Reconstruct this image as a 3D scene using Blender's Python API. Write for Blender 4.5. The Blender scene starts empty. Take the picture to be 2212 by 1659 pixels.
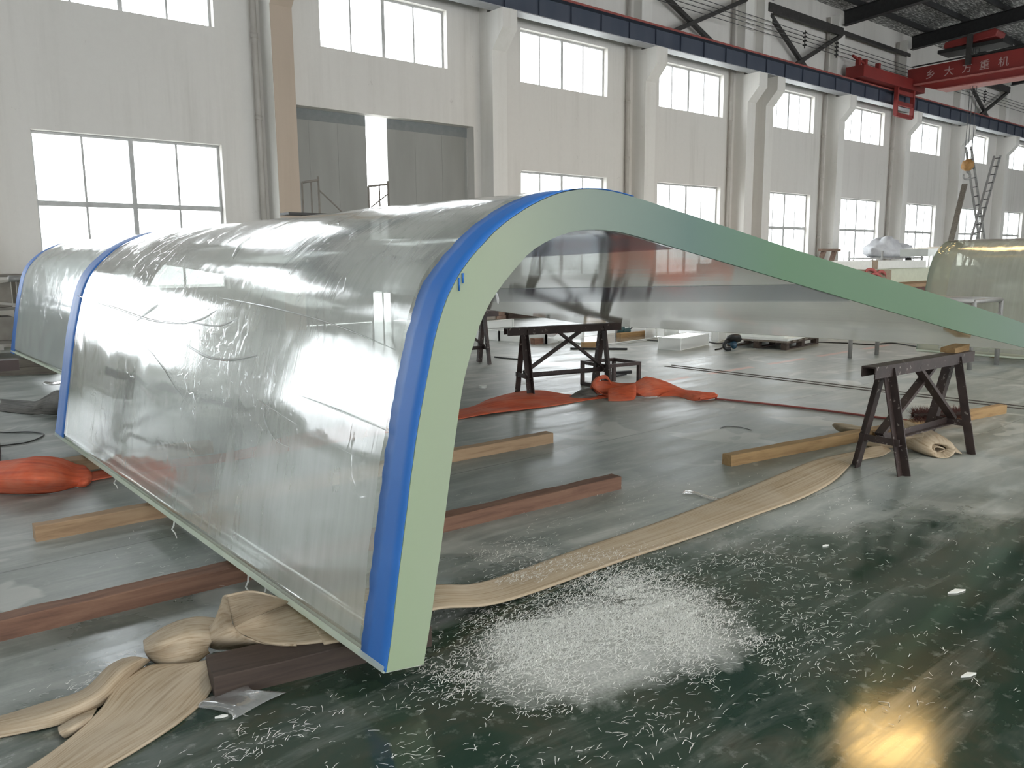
import bpy, bmesh, math, random
from mathutils import Vector, Matrix, noise
random.seed(7)
C = bpy.context.scene.collection
PI = math.pi
# ------------------------------------------------------------------ camera
CH = 1.55
FPX, YAW, PIT, ROL = 1740.07, .702318, .153532, -.008585
IW, IH = 2212, 1659
_f = Vector((math.sin(YAW)*math.cos(PIT), math.cos(YAW)*math.cos(PIT), -math.sin(PIT)))
_r0 = Vector((math.cos(YAW), -math.sin(YAW), 0)); _u0 = _r0.cross(_f)
_r = _r0*math.cos(ROL) + _u0*math.sin(ROL); _u = _r.cross(_f)
CAM = Vector((0, 0, CH))
cd = bpy.data.cameras.new('camera'); cam = bpy.data.objects.new('camera', cd); C.objects.link(cam)
cam.matrix_world = Matrix(((_r.x, _u.x, -_f.x, 0), (_r.y, _u.y, -_f.y, 0), (_r.z, _u.z, -_f.z, CH), (0, 0, 0, 1)))
cd.sensor_width = 36; cd.lens = FPX/IW*36; cd.clip_start = .05; cd.clip_end = 300
bpy.context.scene.camera = cam
def ray(x, y): return _f*FPX + _r*(x-IW/2) - _u*(y-IH/2)
def F(x, y, z=0.0):                      # survey: point of the photo at height z
    d = ray(x, y); return CAM + d*((z-CH)/d.z)
def aY(x, y, Y): d = ray(x, y); return CAM + d*(Y/d.y)
def aX(x, y, X): d = ray(x, y); return CAM + d*(X/d.x)
K = 17.6/15.0                            # hall survey scale: wall 17.6 m from the camera, bays of 6 m
def S(x, y, z): return Vector((x*K, y*K, CH+(z-CH)*K))
WY = 17.6

# ------------------------------------------------------------------ materials
def newmat(name):
    m = bpy.data.materials.new(name); m.use_nodes = True
    nt = m.node_tree; nt.nodes.clear()
    out = nt.nodes.new('ShaderNodeOutputMaterial')
    return m, nt, out
def N(nt, t, **kw):
    n = nt.nodes.new(t)
    for k, v in kw.items():
        if k.startswith('_'): setattr(n, k[1:], v)
        else: n.inputs[k].default_value = v
    return n
def coords(nt, scale=(1, 1, 1), kind='Object', rot=(0, 0, 0)):
    tc = nt.nodes.new('ShaderNodeTexCoord'); mp = nt.nodes.new('ShaderNodeMapping')
    nt.links.new(tc.outputs[kind], mp.inputs['Vector']); mp.inputs['Scale'].default_value = scale
    mp.inputs['Rotation'].default_value = rot
    return mp.outputs['Vector']
def noi(nt, vec, scale, detail=4, rough=.55, dist=0):
    n = N(nt, 'ShaderNodeTexNoise', Scale=scale, Detail=detail, Roughness=rough, Distortion=dist)
    nt.links.new(vec, n.inputs['Vector']); return n.outputs['Fac']
def ramp(nt, fac, stops):
    r = nt.nodes.new('ShaderNodeValToRGB'); e = r.color_ramp.elements
    while len(e) < len(stops): e.new(.5)
    for i, (p, c) in enumerate(stops):
        e[i].position = p
        if not hasattr(c, '__len__'): c = (c, c, c)
        e[i].color = (*c[:3], 1)
    nt.links.new(fac, r.inputs['Fac']); return r.outputs['Color']
def mixc(nt, fac, a, b, mode='MIX'):
    m = nt.nodes.new('ShaderNodeMix'); m.data_type = 'RGBA'; m.blend_type = mode
    for s, v in ((m.inputs[0], fac), (m.inputs[6], a), (m.inputs[7], b)):
        if isinstance(v, bpy.types.NodeSocket): nt.links.new(v, s)
        elif hasattr(v, '__len__'): s.default_value = (*v[:3], 1)
        else: s.default_value = v
    return m.outputs[2]
def math_(nt, op, a, b=0.0, c=None, clamp=False):
    m = nt.nodes.new('ShaderNodeMath'); m.operation = op; m.use_clamp = clamp
    for i, v in enumerate((a, b, c)):
        if v is None: continue
        if isinstance(v, bpy.types.NodeSocket): nt.links.new(v, m.inputs[i])
        else: m.inputs[i].default_value = v
    return m.outputs[0]
def bump(nt, h, strength=.3, dist=.02):
    b = N(nt, 'ShaderNodeBump', Strength=strength, Distance=dist); nt.links.new(h, b.inputs['Height']); return b.outputs['Normal']
def principled(nt, out, color, rough=.5, metal=0, normal=None, spec=.5, coat=0):
    p = N(nt, 'ShaderNodeBsdfPrincipled', Metallic=metal)
    p.inputs['Specular IOR Level'].default_value = spec; p.inputs['Coat Weight'].default_value = coat
    for nm, v in (('Base Color', color), ('Roughness', rough)):
        if isinstance(v, bpy.types.NodeSocket): nt.links.new(v, p.inputs[nm])
        elif hasattr(v, '__len__'): p.inputs[nm].default_value = (*v[:3], 1)
        else: p.inputs[nm].default_value = v
    if normal is not None: nt.links.new(normal, p.inputs['Normal'])
    nt.links.new(p.outputs[0], out.inputs['Surface']); return p
def simple(name, c1, c2=None, rough=.6, metal=0, scale=8, stretch=(1, 1, 1), bs=.15, lo=.35, hi=.7, spec=.5):
    m, nt, out = newmat(name); v = coords(nt, stretch)
    n = noi(nt, v, scale)
    col = ramp(nt, n, [(lo, c1), (hi, c2 if c2 else tuple(x*.8 for x in c1))])
    principled(nt, out, col, rough, metal, bump(nt, n, bs, .01), spec)
    return m

M = {}
# plastered wall: off-white with damp streaks and patches
def wall_mat(name, base, dirt):
    m, nt, out = newmat(name); v = coords(nt)
    big = noi(nt, v, .35, 5, .6)
    streak = noi(nt, coords(nt, (2.2, 2.2, .12)), 1.3, 5, .65)
    fine = noi(nt, v, 9, 6, .7)
    f = math_(nt, 'MULTIPLY', ramp(nt, streak, [(.48, 0), (.75, 1)]), ramp(nt, big, [(.4, .1), (.7, 1)]))
    c = mixc(nt, math_(nt, 'MULTIPLY', f, .55), base, dirt)
    spots = ramp(nt, noi(nt, v, 2.6, 6, .72), [(.66, 0), (.72, 1)])
    c = mixc(nt, math_(nt, 'MULTIPLY', spots, .30), c, (.26, .23, .19))
    c = mixc(nt, math_(nt, 'MULTIPLY', fine, .12), c, (.35, .33, .30))
    principled(nt, out, c, .85, 0, bump(nt, fine, .12, .01), .25)
    return m
M['wall'] = wall_mat('wall_paint', (.76, .735, .695), (.50, .475, .43))
M['col'] = wall_mat('column_paint', (.82, .80, .76), (.60, .56, .50))
M['bare'] = wall_mat('bare_concrete', (.55, .45, .36), (.36, .29, .22))
M['jamb'] = simple('window_frame_paint', (.42, .42, .41), (.55, .55, .54), .5, 0, 5)
M['door'] = simple('sliding_door_steel', (.27, .27, .25), (.33, .33, .31), .6, 0, 1.2, (1, 1, .2))
M['doortop'] = simple('sliding_door_band', (.17, .185, .185), (.20, .21, .21), .6)
M['pipe'] = simple('pipe_paint', (.52, .49, .45), (.44, .41, .37), .55, 0, 3)
M['girder'] = simple('girder_blue_paint', (.052, .066, .098), (.075, .088, .12), .5, 0, 1.2, (1, 1, .3))
M['girderlow'] = simple('girder_flange_paint', (.40, .41, .42), (.34, .35, .37), .5)
M['railred'] = simple('rail_red_paint', (.34, .09, .075), (.28, .07, .06), .6)
M['brace'] = simple('brace_dark_paint', (.035, .033, .031), (.05, .047, .045), .6)
M['crane'] = simple('crane_red_paint', (.28, .035, .03), (.22, .03, .028), .5, 0, 1.5)
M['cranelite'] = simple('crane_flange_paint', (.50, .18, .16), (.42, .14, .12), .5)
M['cranetext'] = simple('crane_lettering_paint', (.55, .38, .36), (.48, .33, .31), .6)
M['steel'] = simple('grey_steel', (.38, .375, .36), (.28, .27, .26), .45, .35, 6)
M['rope'] = simple('wire_rope', (.08, .08, .08), None, .6)
M['hook'] = simple('hook_yellow_paint', (.50, .27, .09), (.38, .2, .07), .55)
M['sawsteel'] = simple('sawhorse_painted_steel', (.052, .033, .030), (.085, .055, .048), .55, .1, 14, lo=.4, hi=.62)
# splattered paint on the sawhorse
def saw_mat():
    m, nt, out = newmat('sawhorse_dark_steel'); v = coords(nt)
    base = ramp(nt, noi(nt, v, 7, 5), [(.35, (.035, .024, .022)), (.7, (.062, .041, .037))])
    sp = ramp(nt, noi(nt, v, 26, 3, .6), [(.64, 0), (.69, 1)])
    c = mixc(nt, math_(nt, 'MULTIPLY', sp, .6), base, (.40, .36, .32))
    principled(nt, out, c, .55, .1, bump(nt, noi(nt, v, 40), .15, .004)); return m
M['saw'] = saw_mat()
def wood(name, a, b, dark):
    m, nt, out = newmat(name); v = coords(nt, (1.2, 14, 14))
    g = noi(nt, v, 1.6, 6, .62, .6)
    c = ramp(nt, g, [(.32, a), (.52, b), (.72, dark)])
    st = ramp(nt, noi(nt, coords(nt), 2.3, 4), [(.5, 0), (.75, 1)])
    c = mixc(nt, math_(nt, 'MULTIPLY', st, .35), c, dark)
    principled(nt, out, c, .75, 0, bump(nt, g, .25, .004), .3); return m
M['wood_red'] = wood('timber_reddish', (.235, .135, .09), (.185, .10, .068), (.105, .058, .042))
M['wood_tan'] = wood('timber_tan', (.42, .29, .18), (.36, .24, .145), (.23, .145, .085))
M['wood_yel'] = wood('timber_pale', (.40, .26, .125), (.34, .215, .10), (.22, .13, .06))
M['wood_dark'] = wood('timber_dark', (.085, .062, .048), (.065, .047, .038), (.035, .026, .022))
M['wood_grey'] = wood('timber_grey', (.24, .21, .17), (.19, .165, .135), (.11, .095, .08))
# woven strap
def strap_mat(name, a, b, dark, dusty, sx=60, along=3.0):
    m, nt, out = newmat(name)
    v = coords(nt, (along, sx, 1), 'UV')
    g = noi(nt, v, 1.0, 4, .6, .2)
    v2 = coords(nt, (1, 1, 1))
    c = ramp(nt, g, [(.36, a), (.52, b), (.66, dark)])
    d = ramp(nt, noi(nt, v2, 3.2, 5, .6), [(.42, 0), (.68, 1)])
    c = mixc(nt, math_(nt, 'MULTIPLY', d, .4), c, dusty)
    principled(nt, out, c, .9, 0, bump(nt, g, .35, .004), .2); return m
M['strap'] = strap_mat('canvas_strap', (.47, .385, .28), (.41, .325, .225), (.27, .20, .125), (.52, .45, .36), 26)
M['sling'] = strap_mat('orange_sling_fabric', (.68, .14, .06), (.60, .115, .052), (.44, .08, .045), (.62, .33, .24), 18)
M['rag'] = strap_mat('grey_rag_cloth', (.16, .15, .135), (.12, .115, .105), (.06, .056, .05), (.24, .23, .21), 10)
M['blue'] = simple('blue_masking_paint', (.022, .15, .49), (.020, .135, .45), .5, 0, 3, lo=.3, hi=.75, bs=.05)
# frosted saw-cut edge of the acrylic: green tint, palest at the leg and darker past the bend
def edge_mat():
    m, nt, out = newmat('frosted_acrylic_edge'); tc = nt.nodes.new('ShaderNodeTexCoord')
    sep = nt.nodes.new('ShaderNodeSeparateXYZ'); nt.links.new(tc.outputs['Object'], sep.inputs[0])
    x = math_(nt, 'MULTIPLY', math_(nt, 'SUBTRACT', sep.outputs['X'], 1.3), .16)
    n = noi(nt, coords(nt, (1, 1, 1)), .8, 2)
    x = math_(nt, 'ADD', x, math_(nt, 'MULTIPLY', math_(nt, 'SUBTRACT', n, .5), .05))
    c = ramp(nt, x, [(0, (.50, .61, .41)), (.09, (.50, .56, .44)), (.17, (.37, .44, .385)), (.27, (.215, .315, .285)), (.40, (.20, .335, .215)), (.7, (.23, .345, .235)), (1, (.28, .37, .305))])
    p = principled(nt, out, c, .6, 0, None, .3)
    tr = N(nt, 'ShaderNodeBsdfTranslucent'); nt.links.new(c, tr.inputs['Color'])
    mx = nt.nodes.new('ShaderNodeMixShader'); mx.inputs[0].default_value = .45
    nt.links.new(p.outputs[0], mx.inputs[1]); nt.links.new(tr.outputs[0], mx.inputs[2]); nt.links.new(mx.outputs[0], out.inputs['Surface'])
    return m
M['edge'] = edge_mat()
def pale_edge():
    m, nt, out = newmat('pale_cut_edge'); d = N(nt, 'ShaderNodeBsdfDiffuse'); t = N(nt, 'ShaderNodeBsdfTranslucent')
    n = noi(nt, coords(nt, (3, 3, 3)), 2, 3); c = ramp(nt, n, [(.3, (.90, .93, .84)), (.7, (.82, .87, .76))])
    nt.links.new(c, d.inputs['Color']); nt.links.new(c, t.inputs['Color']); mx = nt.nodes.new('ShaderNodeMixShader'); mx.inputs[0].default_value = .55
    nt.links.new(d.outputs[0], mx.inputs[1]); nt.links.new(t.outputs[0], mx.inputs[2]); nt.links.new(mx.outputs[0], out.inputs['Surface']); return m
M['paleedge'] = pale_edge()
def schlick(nt, f0, power, normal=None):
    lw = N(nt, 'ShaderNodeLayerWeight', Blend=.5)
    if normal is not None: nt.links.new(normal, lw.inputs['Normal'])
    p = math_(nt, 'POWER', lw.outputs['Facing'], power)
    return math_(nt, 'ADD', math_(nt, 'MULTIPLY', p, 1-f0), f0, clamp=True)
def clear_mat(name, tint, haze, hazefac, rough=.04, f0=.06, power=3.5, bumpv=None, hazevar=None, glosscol=(1, 1, 1)):
    m, nt, out = newmat(name)
    nrm = bumpv(nt) if bumpv else None
    tr = N(nt, 'ShaderNodeBsdfTransparent'); tr.inputs['Color'].default_value = (*tint, 1)
    df = N(nt, 'ShaderNodeBsdfDiffuse'); df.inputs['Color'].default_value = (*haze, 1)
    tl = N(nt, 'ShaderNodeBsdfTranslucent'); tl.inputs['Color'].default_value = (*haze, 1)
    hz = nt.nodes.new('ShaderNodeMixShader'); hz.inputs[0].default_value = .5
    nt.links.new(df.outputs[0], hz.inputs[1]); nt.links.new(tl.outputs[0], hz.inputs[2])
    a = nt.nodes.new('ShaderNodeMixShader')
    if hazevar: nt.links.new(hazevar(nt), a.inputs[0])
    else: a.inputs[0].default_value = hazefac
    nt.links.new(tr.outputs[0], a.inputs[1]); nt.links.new(hz.outputs[0], a.inputs[2])
    gl = N(nt, 'ShaderNodeBsdfGlossy', Roughness=rough); gl.inputs['Color'].default_value = (*glosscol, 1)
    if nrm is not None: nt.links.new(nrm, gl.inputs['Normal'])
    b = nt.nodes.new('ShaderNodeMixShader'); nt.links.new(schlick(nt, f0, power), b.inputs[0])
    nt.links.new(a.outputs[0], b.inputs[1]); nt.links.new(gl.outputs[0], b.inputs[2])
    nt.links.new(b.outputs[0], out.inputs['Surface']); return m
def film_bump(nt):
    v = coords(nt, (1, 1, 1))
    a = noi(nt, v, 3.0, 2, .45, .6)
    w = N(nt, 'ShaderNodeTexVoronoi', Scale=3.3, _feature='DISTANCE_TO_EDGE')
    vv = nt.nodes.new('ShaderNodeVectorMath'); vv.operation = 'ADD'
    nz = N(nt, 'ShaderNodeTexNoise', Scale=2.2, Detail=3); nt.links.new(v, nz.inputs['Vector'])
    nt.links.new(v, vv.inputs[0]); nt.links.new(nz.outputs['Color'], vv.inputs[1]); nt.links.new(vv.outputs[0], w.inputs['Vector'])
    cre = ramp(nt, w.outputs['Distance'], [(0, 1), (.025, 0)])
    patch_ = ramp(nt, noi(nt, v, 1.4, 3), [(.52, 0), (.66, 1)])
    cre = math_(nt, 'MULTIPLY', cre, patch_)
    blis = ramp(nt, noi(nt, v, 26, 2, .5), [(.62, 0), (.72, 1)])
    blis = math_(nt, 'MULTIPLY', blis, ramp(nt, noi(nt, v, .9, 2), [(.48, 0), (.6, 1)]))
    fine = noi(nt, coords(nt, (2.5, 60, 2.5)), 1.2, 3, .6)
    h = math_(nt, 'ADD', math_(nt, 'MULTIPLY', a, .55), math_(nt, 'MULTIPLY', cre, .16))
    h = math_(nt, 'ADD', h, math_(nt, 'MULTIPLY', fine, .035))
    h = math_(nt, 'ADD', h, math_(nt, 'MULTIPLY', blis, .05))
    return bump(nt, h, .30, .03)
def film_haze(nt):
    v = coords(nt, (1, 1, 1))
    a = noi(nt, v, 1.2, 4, .6)
    st = noi(nt, coords(nt, (.8, 14, .8)), 1.2, 4, .6)
    h = math_(nt, 'ADD', math_(nt, 'MULTIPLY', a, .30), math_(nt, 'MULTIPLY', st, .16))
    return math_(nt, 'ADD', h, .11, clamp=True)
M['film'] = clear_mat('wrinkled_protective_film', (.97, .98, .97), (.80, .81, .79), .5, .10, .042, 4.6, film_bump, film_haze)
M['film_pale'] = clear_mat('pale_protective_film', (.95, .98, .98), (.84, .90, .89), .55, .12, .04, 5.5, film_bump)
def sheet_haze(nt):
    v = coords(nt, (6, .5, 6))
    a = noi(nt, v, 1.5, 4, .6)
    tc = nt.nodes.new('ShaderNodeTexCoord'); sp = nt.nodes.new('ShaderNodeSeparateXYZ'); nt.links.new(tc.outputs['Object'], sp.inputs[0])
    mr = N(nt, 'ShaderNodeMapRange', _interpolation_type='SMOOTHSTEP'); nt.links.new(sp.outputs['X'], mr.inputs[0])   # extra haze on the flat part, added to brighten its underside
    mr.inputs[1].default_value = 1.9; mr.inputs[2].default_value = 2.7; mr.inputs[3].default_value = .045; mr.inputs[4].default_value = .40
    return math_(nt, 'ADD', math_(nt, 'MULTIPLY', a, .26), mr.outputs[0], clamp=True)
def sheet_bump(nt):
    return bump(nt, noi(nt, coords(nt, (9, .35, 9)), 1.0, 3, .5), .03, .02)
M['sheet'] = clear_mat('clear_acrylic_sheet', (.94, .965, .945), (.86, .86, .81), .16, .09, .06, 3.2, sheet_bump, sheet_haze)
M['trestle'] = wood('brown_planks', (.27, .19, .15), (.22, .15, .115), (.13, .085, .065))
M['band'] = clear_mat('painted_blue_reflection', (.55, .62, .74), (.10, .16, .26), .55, .12, .05, 5.0)  # blue tint standing in for a reflected image under the panel
M['block'] = clear_mat('clear_acrylic_block', (.97, .98, .97), (.92, .93, .91), .48, .06, .05, 4.0)
M['frost'] = clear_mat('frosted_acrylic_block', (.97, .98, .97), (.92, .93, .91), .82, .2, .04, 5.0)
M['blockedge'] = simple('sawn_acrylic_edge', (.85, .87, .84), (.8, .82, .79), .6, bs=.02)
M['milky'] = clear_mat('milky_acrylic_sheet', (.94, .95, .88), (.70, .70, .58), .6, .07, .06, 3.0, film_bump)
M['slab'] = simple('cream_acrylic_slab', (.62, .66, .52), (.56, .60, .47), .35, bs=.03)
M['slabwhite'] = simple('white_acrylic_slab', (.80, .82, .78), (.74, .76, .72), .35, bs=.03)
M['glass'] = clear_mat('window_glass', (.97, .98, .98), (.9, .9, .9), .03, .03, .04, 5)
M['crease'] = clear_mat('film_crease', (.9, .91, .9), (.72, .73, .71), .45, .08, .06, 4)
M['scrap'] = clear_mat('plastic_film_scrap', (.97, .97, .97), (.85, .85, .84), .30, .08, .08, 2.5, film_bump)
M['white'] = simple('white_sack', (.72, .73, .75), (.62, .63, .66), .5, bs=.2)
M['card'] = simple('cardboard', (.34, .27, .20), (.28, .22, .16), .8)
M['crate'] = simple('red_brown_crate', (.19, .075, .055), (.13, .05, .04), .6, 0, 3)
M['redstrap'] = simple('red_strap', (.42, .10, .09), (.32, .07, .065), .7)
M['tool_teal'] = simple('teal_tool_body', (.03, .085, .085), (.022, .06, .06), .45)
M['tool_blue'] = simple('blue_tool_body', (.025, .075, .12), (.02, .055, .09), .45)
M['black'] = simple('black_rubber', (.015, .015, .015), (.025, .025, .025), .55)
M['brick'] = simple('rough_brick', (.30, .21, .16), (.20, .14, .11), .9, 0, 9)
M['box'] = simple('box_board', (.33, .30, .26), (.28, .25, .22), .7)
M['rackp'] = simple('rack_paint', (.24, .22, .19), (.19, .17, .15), .6)
M['bristle'] = simple('coir_bristles', (.12, .045, .035), (.075, .028, .022), .9, 0, 30)
M['shaving'] = simple('acrylic_shavings', (.82, .82, .78), (.74, .74, .70), .5, bs=.02)
M['roofsteel'] = simple('roof_steel', (.022, .022, .023), (.032, .032, .033), .6)
def roof_mat():
    m, nt, out = newmat('roof_foil'); v = coords(nt, (1, 1, 1))
    n = noi(nt, coords(nt, (2.5, 12, 1)), 1.3, 4, .6, .8)
    c = ramp(nt, n, [(.40, (.10, .10, .10)), (.52, (.28, .28, .275)), (.62, (.85, .85, .84))])
    principled(nt, out, c, .45, .35, bump(nt, n, .6, .05)); return m
M['roof'] = roof_mat()
M['added_skylight'] = clear_mat('added_rooflight_sheet', (.9, .93, .94), (.85, .87, .87), .35, .2, .04, 5)  # for the skylights added as fill light
# painted concrete floor
def floor_mat():
    m, nt, out = newmat('green_floor_paint')
    tc = nt.nodes.new('ShaderNodeTexCoord'); sep = nt.nodes.new('ShaderNodeSeparateXYZ'); nt.links.new(tc.outputs['Object'], sep.inputs[0])
    X, Y = sep.outputs['X'], sep.outputs['Y']
    v = coords(nt)
    n1 = noi(nt, v, .55, 5, .6, .4); n2 = noi(nt, v, 2.2, 6, .65, .6); n3 = noi(nt, v, 14, 4, .65)
    sw = noi(nt, coords(nt, (.5, 3.2, 1), rot=(0, 0, .55)), 1.6, 5, .65, .7)
    green = ramp(nt, n2, [(.3, (.011, .032, .021)), (.5, (.020, .040, .025)), (.68, (.040, .044, .026))])
    # dust ground into the paint; heavier towards the machining side of the hall
    ax = math_(nt, 'SUBTRACT', X, 2.5); ay = math_(nt, 'SUBTRACT', Y, 1.1)
    ex = math_(nt, 'MULTIPLY', math_(nt, 'SUBTRACT', math_(nt, 'MULTIPLY', ax, .95), math_(nt, 'MULTIPLY', ay, .31)), .75)
    ey = math_(nt, 'MULTIPLY', math_(nt, 'ADD', math_(nt, 'MULTIPLY', ax, .31), math_(nt, 'MULTIPLY', ay, .95)), 1.5)
    t = math_(nt, 'SQRT', math_(nt, 'ADD', math_(nt, 'MULTIPLY', ex, ex), math_(nt, 'MULTIPLY', ey, ey)))
    t = math_(nt, 'ADD', t, math_(nt, 'MULTIPLY', math_(nt, 'SUBTRACT', n1, .5), 3.2))
    t = math_(nt, 'ADD', t, math_(nt, 'MULTIPLY', math_(nt, 'SUBTRACT', n2, .5), 1.2))
    mr = N(nt, 'ShaderNodeMapRange', _interpolation_type='SMOOTHSTEP'); nt.links.new(t, mr.inputs[0])
    mr.inputs[1].default_value = 1.9; mr.inputs[2].default_value = 3.7; mr.inputs[3].default_value = .03; mr.inputs[4].default_value = .88
    t = mr.outputs[0]
    pat = ramp(nt, math_(nt, 'ADD', math_(nt, 'MULTIPLY', n1, .6), math_(nt, 'MULTIPLY', sw, .4)), [(.36, .6), (.6, 1)])
    d = math_(nt, 'MULTIPLY', t, pat)
    scuff = math_(nt, 'MULTIPLY', ramp(nt, sw, [(.50, 0), (.70, 1)]), .20)
    d = math_(nt, 'ADD', d, scuff, clamp=True)
    dust = mixc(nt, ramp(nt, math_(nt, 'ADD', math_(nt, 'MULTIPLY', n2, .5), math_(nt, 'MULTIPLY', sw, .5)), [(.36, 0), (.64, 1)]), (.245, .27, .248), (.43, .44, .41))
    c = mixc(nt, d, green, dust)
    # pale dry stains with hard rims
    stn = ramp(nt, noi(nt, v, 1.35, 3, .45, 1.0), [(.60, 0), (.625, 1)])
    reg = ramp(nt, noi(nt, v, .33, 2), [(.38, 0), (.52, 1)])
    c = mixc(nt, math_(nt, 'MULTIPLY', math_(nt, 'MULTIPLY', math_(nt, 'MULTIPLY', stn, reg), t), .6), c, (.50, .50, .46))
    c = mixc(nt, math_(nt, 'MULTIPLY', ramp(nt, n3, [(.58, 0), (.70, 1)]), .26), c, (.40, .42, .38))
    # powder under the shavings
    dx = math_(nt, 'MULTIPLY', math_(nt, 'SUBTRACT', X, 2.34), 1/.74); dy = math_(nt, 'MULTIPLY', math_(nt, 'SUBTRACT', Y, 2.15), 1/.46)
    rr = math_(nt, 'ADD', math_(nt, 'MULTIPLY', dx, dx), math_(nt, 'MULTIPLY', dy, dy))
    rr = math_(nt, 'ADD', rr, math_(nt, 'MULTIPLY', math_(nt, 'SUBTRACT', n2, .5), 2.6))
    pw = ramp(nt, rr, [(.30, 1), (1.0, 0)])
    pw = math_(nt, 'MULTIPLY', pw, math_(nt, 'ADD', math_(nt, 'MULTIPLY', noi(nt, v, 90, 3), 1.1), .3, clamp=True))
    c = mixc(nt, math_(nt, 'MULTIPLY', pw, .8), c, (.70, .70, .66))
    # slab joints, rail grooves and a dashed walkway line
    def stripe(axis, p, w): return math_(nt, 'LESS_THAN', math_(nt, 'ABSOLUTE', math_(nt, 'SUBTRACT', axis, p)), w)
    j = None
    for ax, p, w in ((Y, 4.65, .006), (X, 11.27, .012), (Y, 9.6, .008), (X, 16.5, .012), (Y, 2.62, .003)):
        s = stripe(ax, p, w); j = s if j is None else math_(nt, 'MAXIMUM', j, s)
    c = mixc(nt, math_(nt, 'MULTIPLY', j, .6), c, (.05, .06, .05))
    ln = stripe(Y, 6.50, .055)
    dash = math_(nt, 'GREATER_THAN', math_(nt, 'FRACT', math_(nt, 'MULTIPLY', X, .7)), .28)
    far = math_(nt, 'GREATER_THAN', X, 7.9)
    ln = math_(nt, 'MULTIPLY', math_(nt, 'MULTIPLY', ln, dash), far)
    c = mixc(nt, math_(nt, 'MULTIPLY', ln, .55), c, (.58, .26, .18))
    # ruddy bare strip near the camera
    rough = math_(nt, 'ADD', math_(nt, 'MULTIPLY', d, .42), math_(nt, 'MULTIPLY', n2, .10))
    rough = math_(nt, 'ADD', rough, .045, clamp=True)
    h = math_(nt, 'ADD', math_(nt, 'MULTIPLY', n3, .5), math_(nt, 'MULTIPLY', n2, .5))
    principled(nt, out, c, rough, 0, bump(nt, h, .05, .004), .5); return m
M['floor'] = floor_mat()

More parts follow.
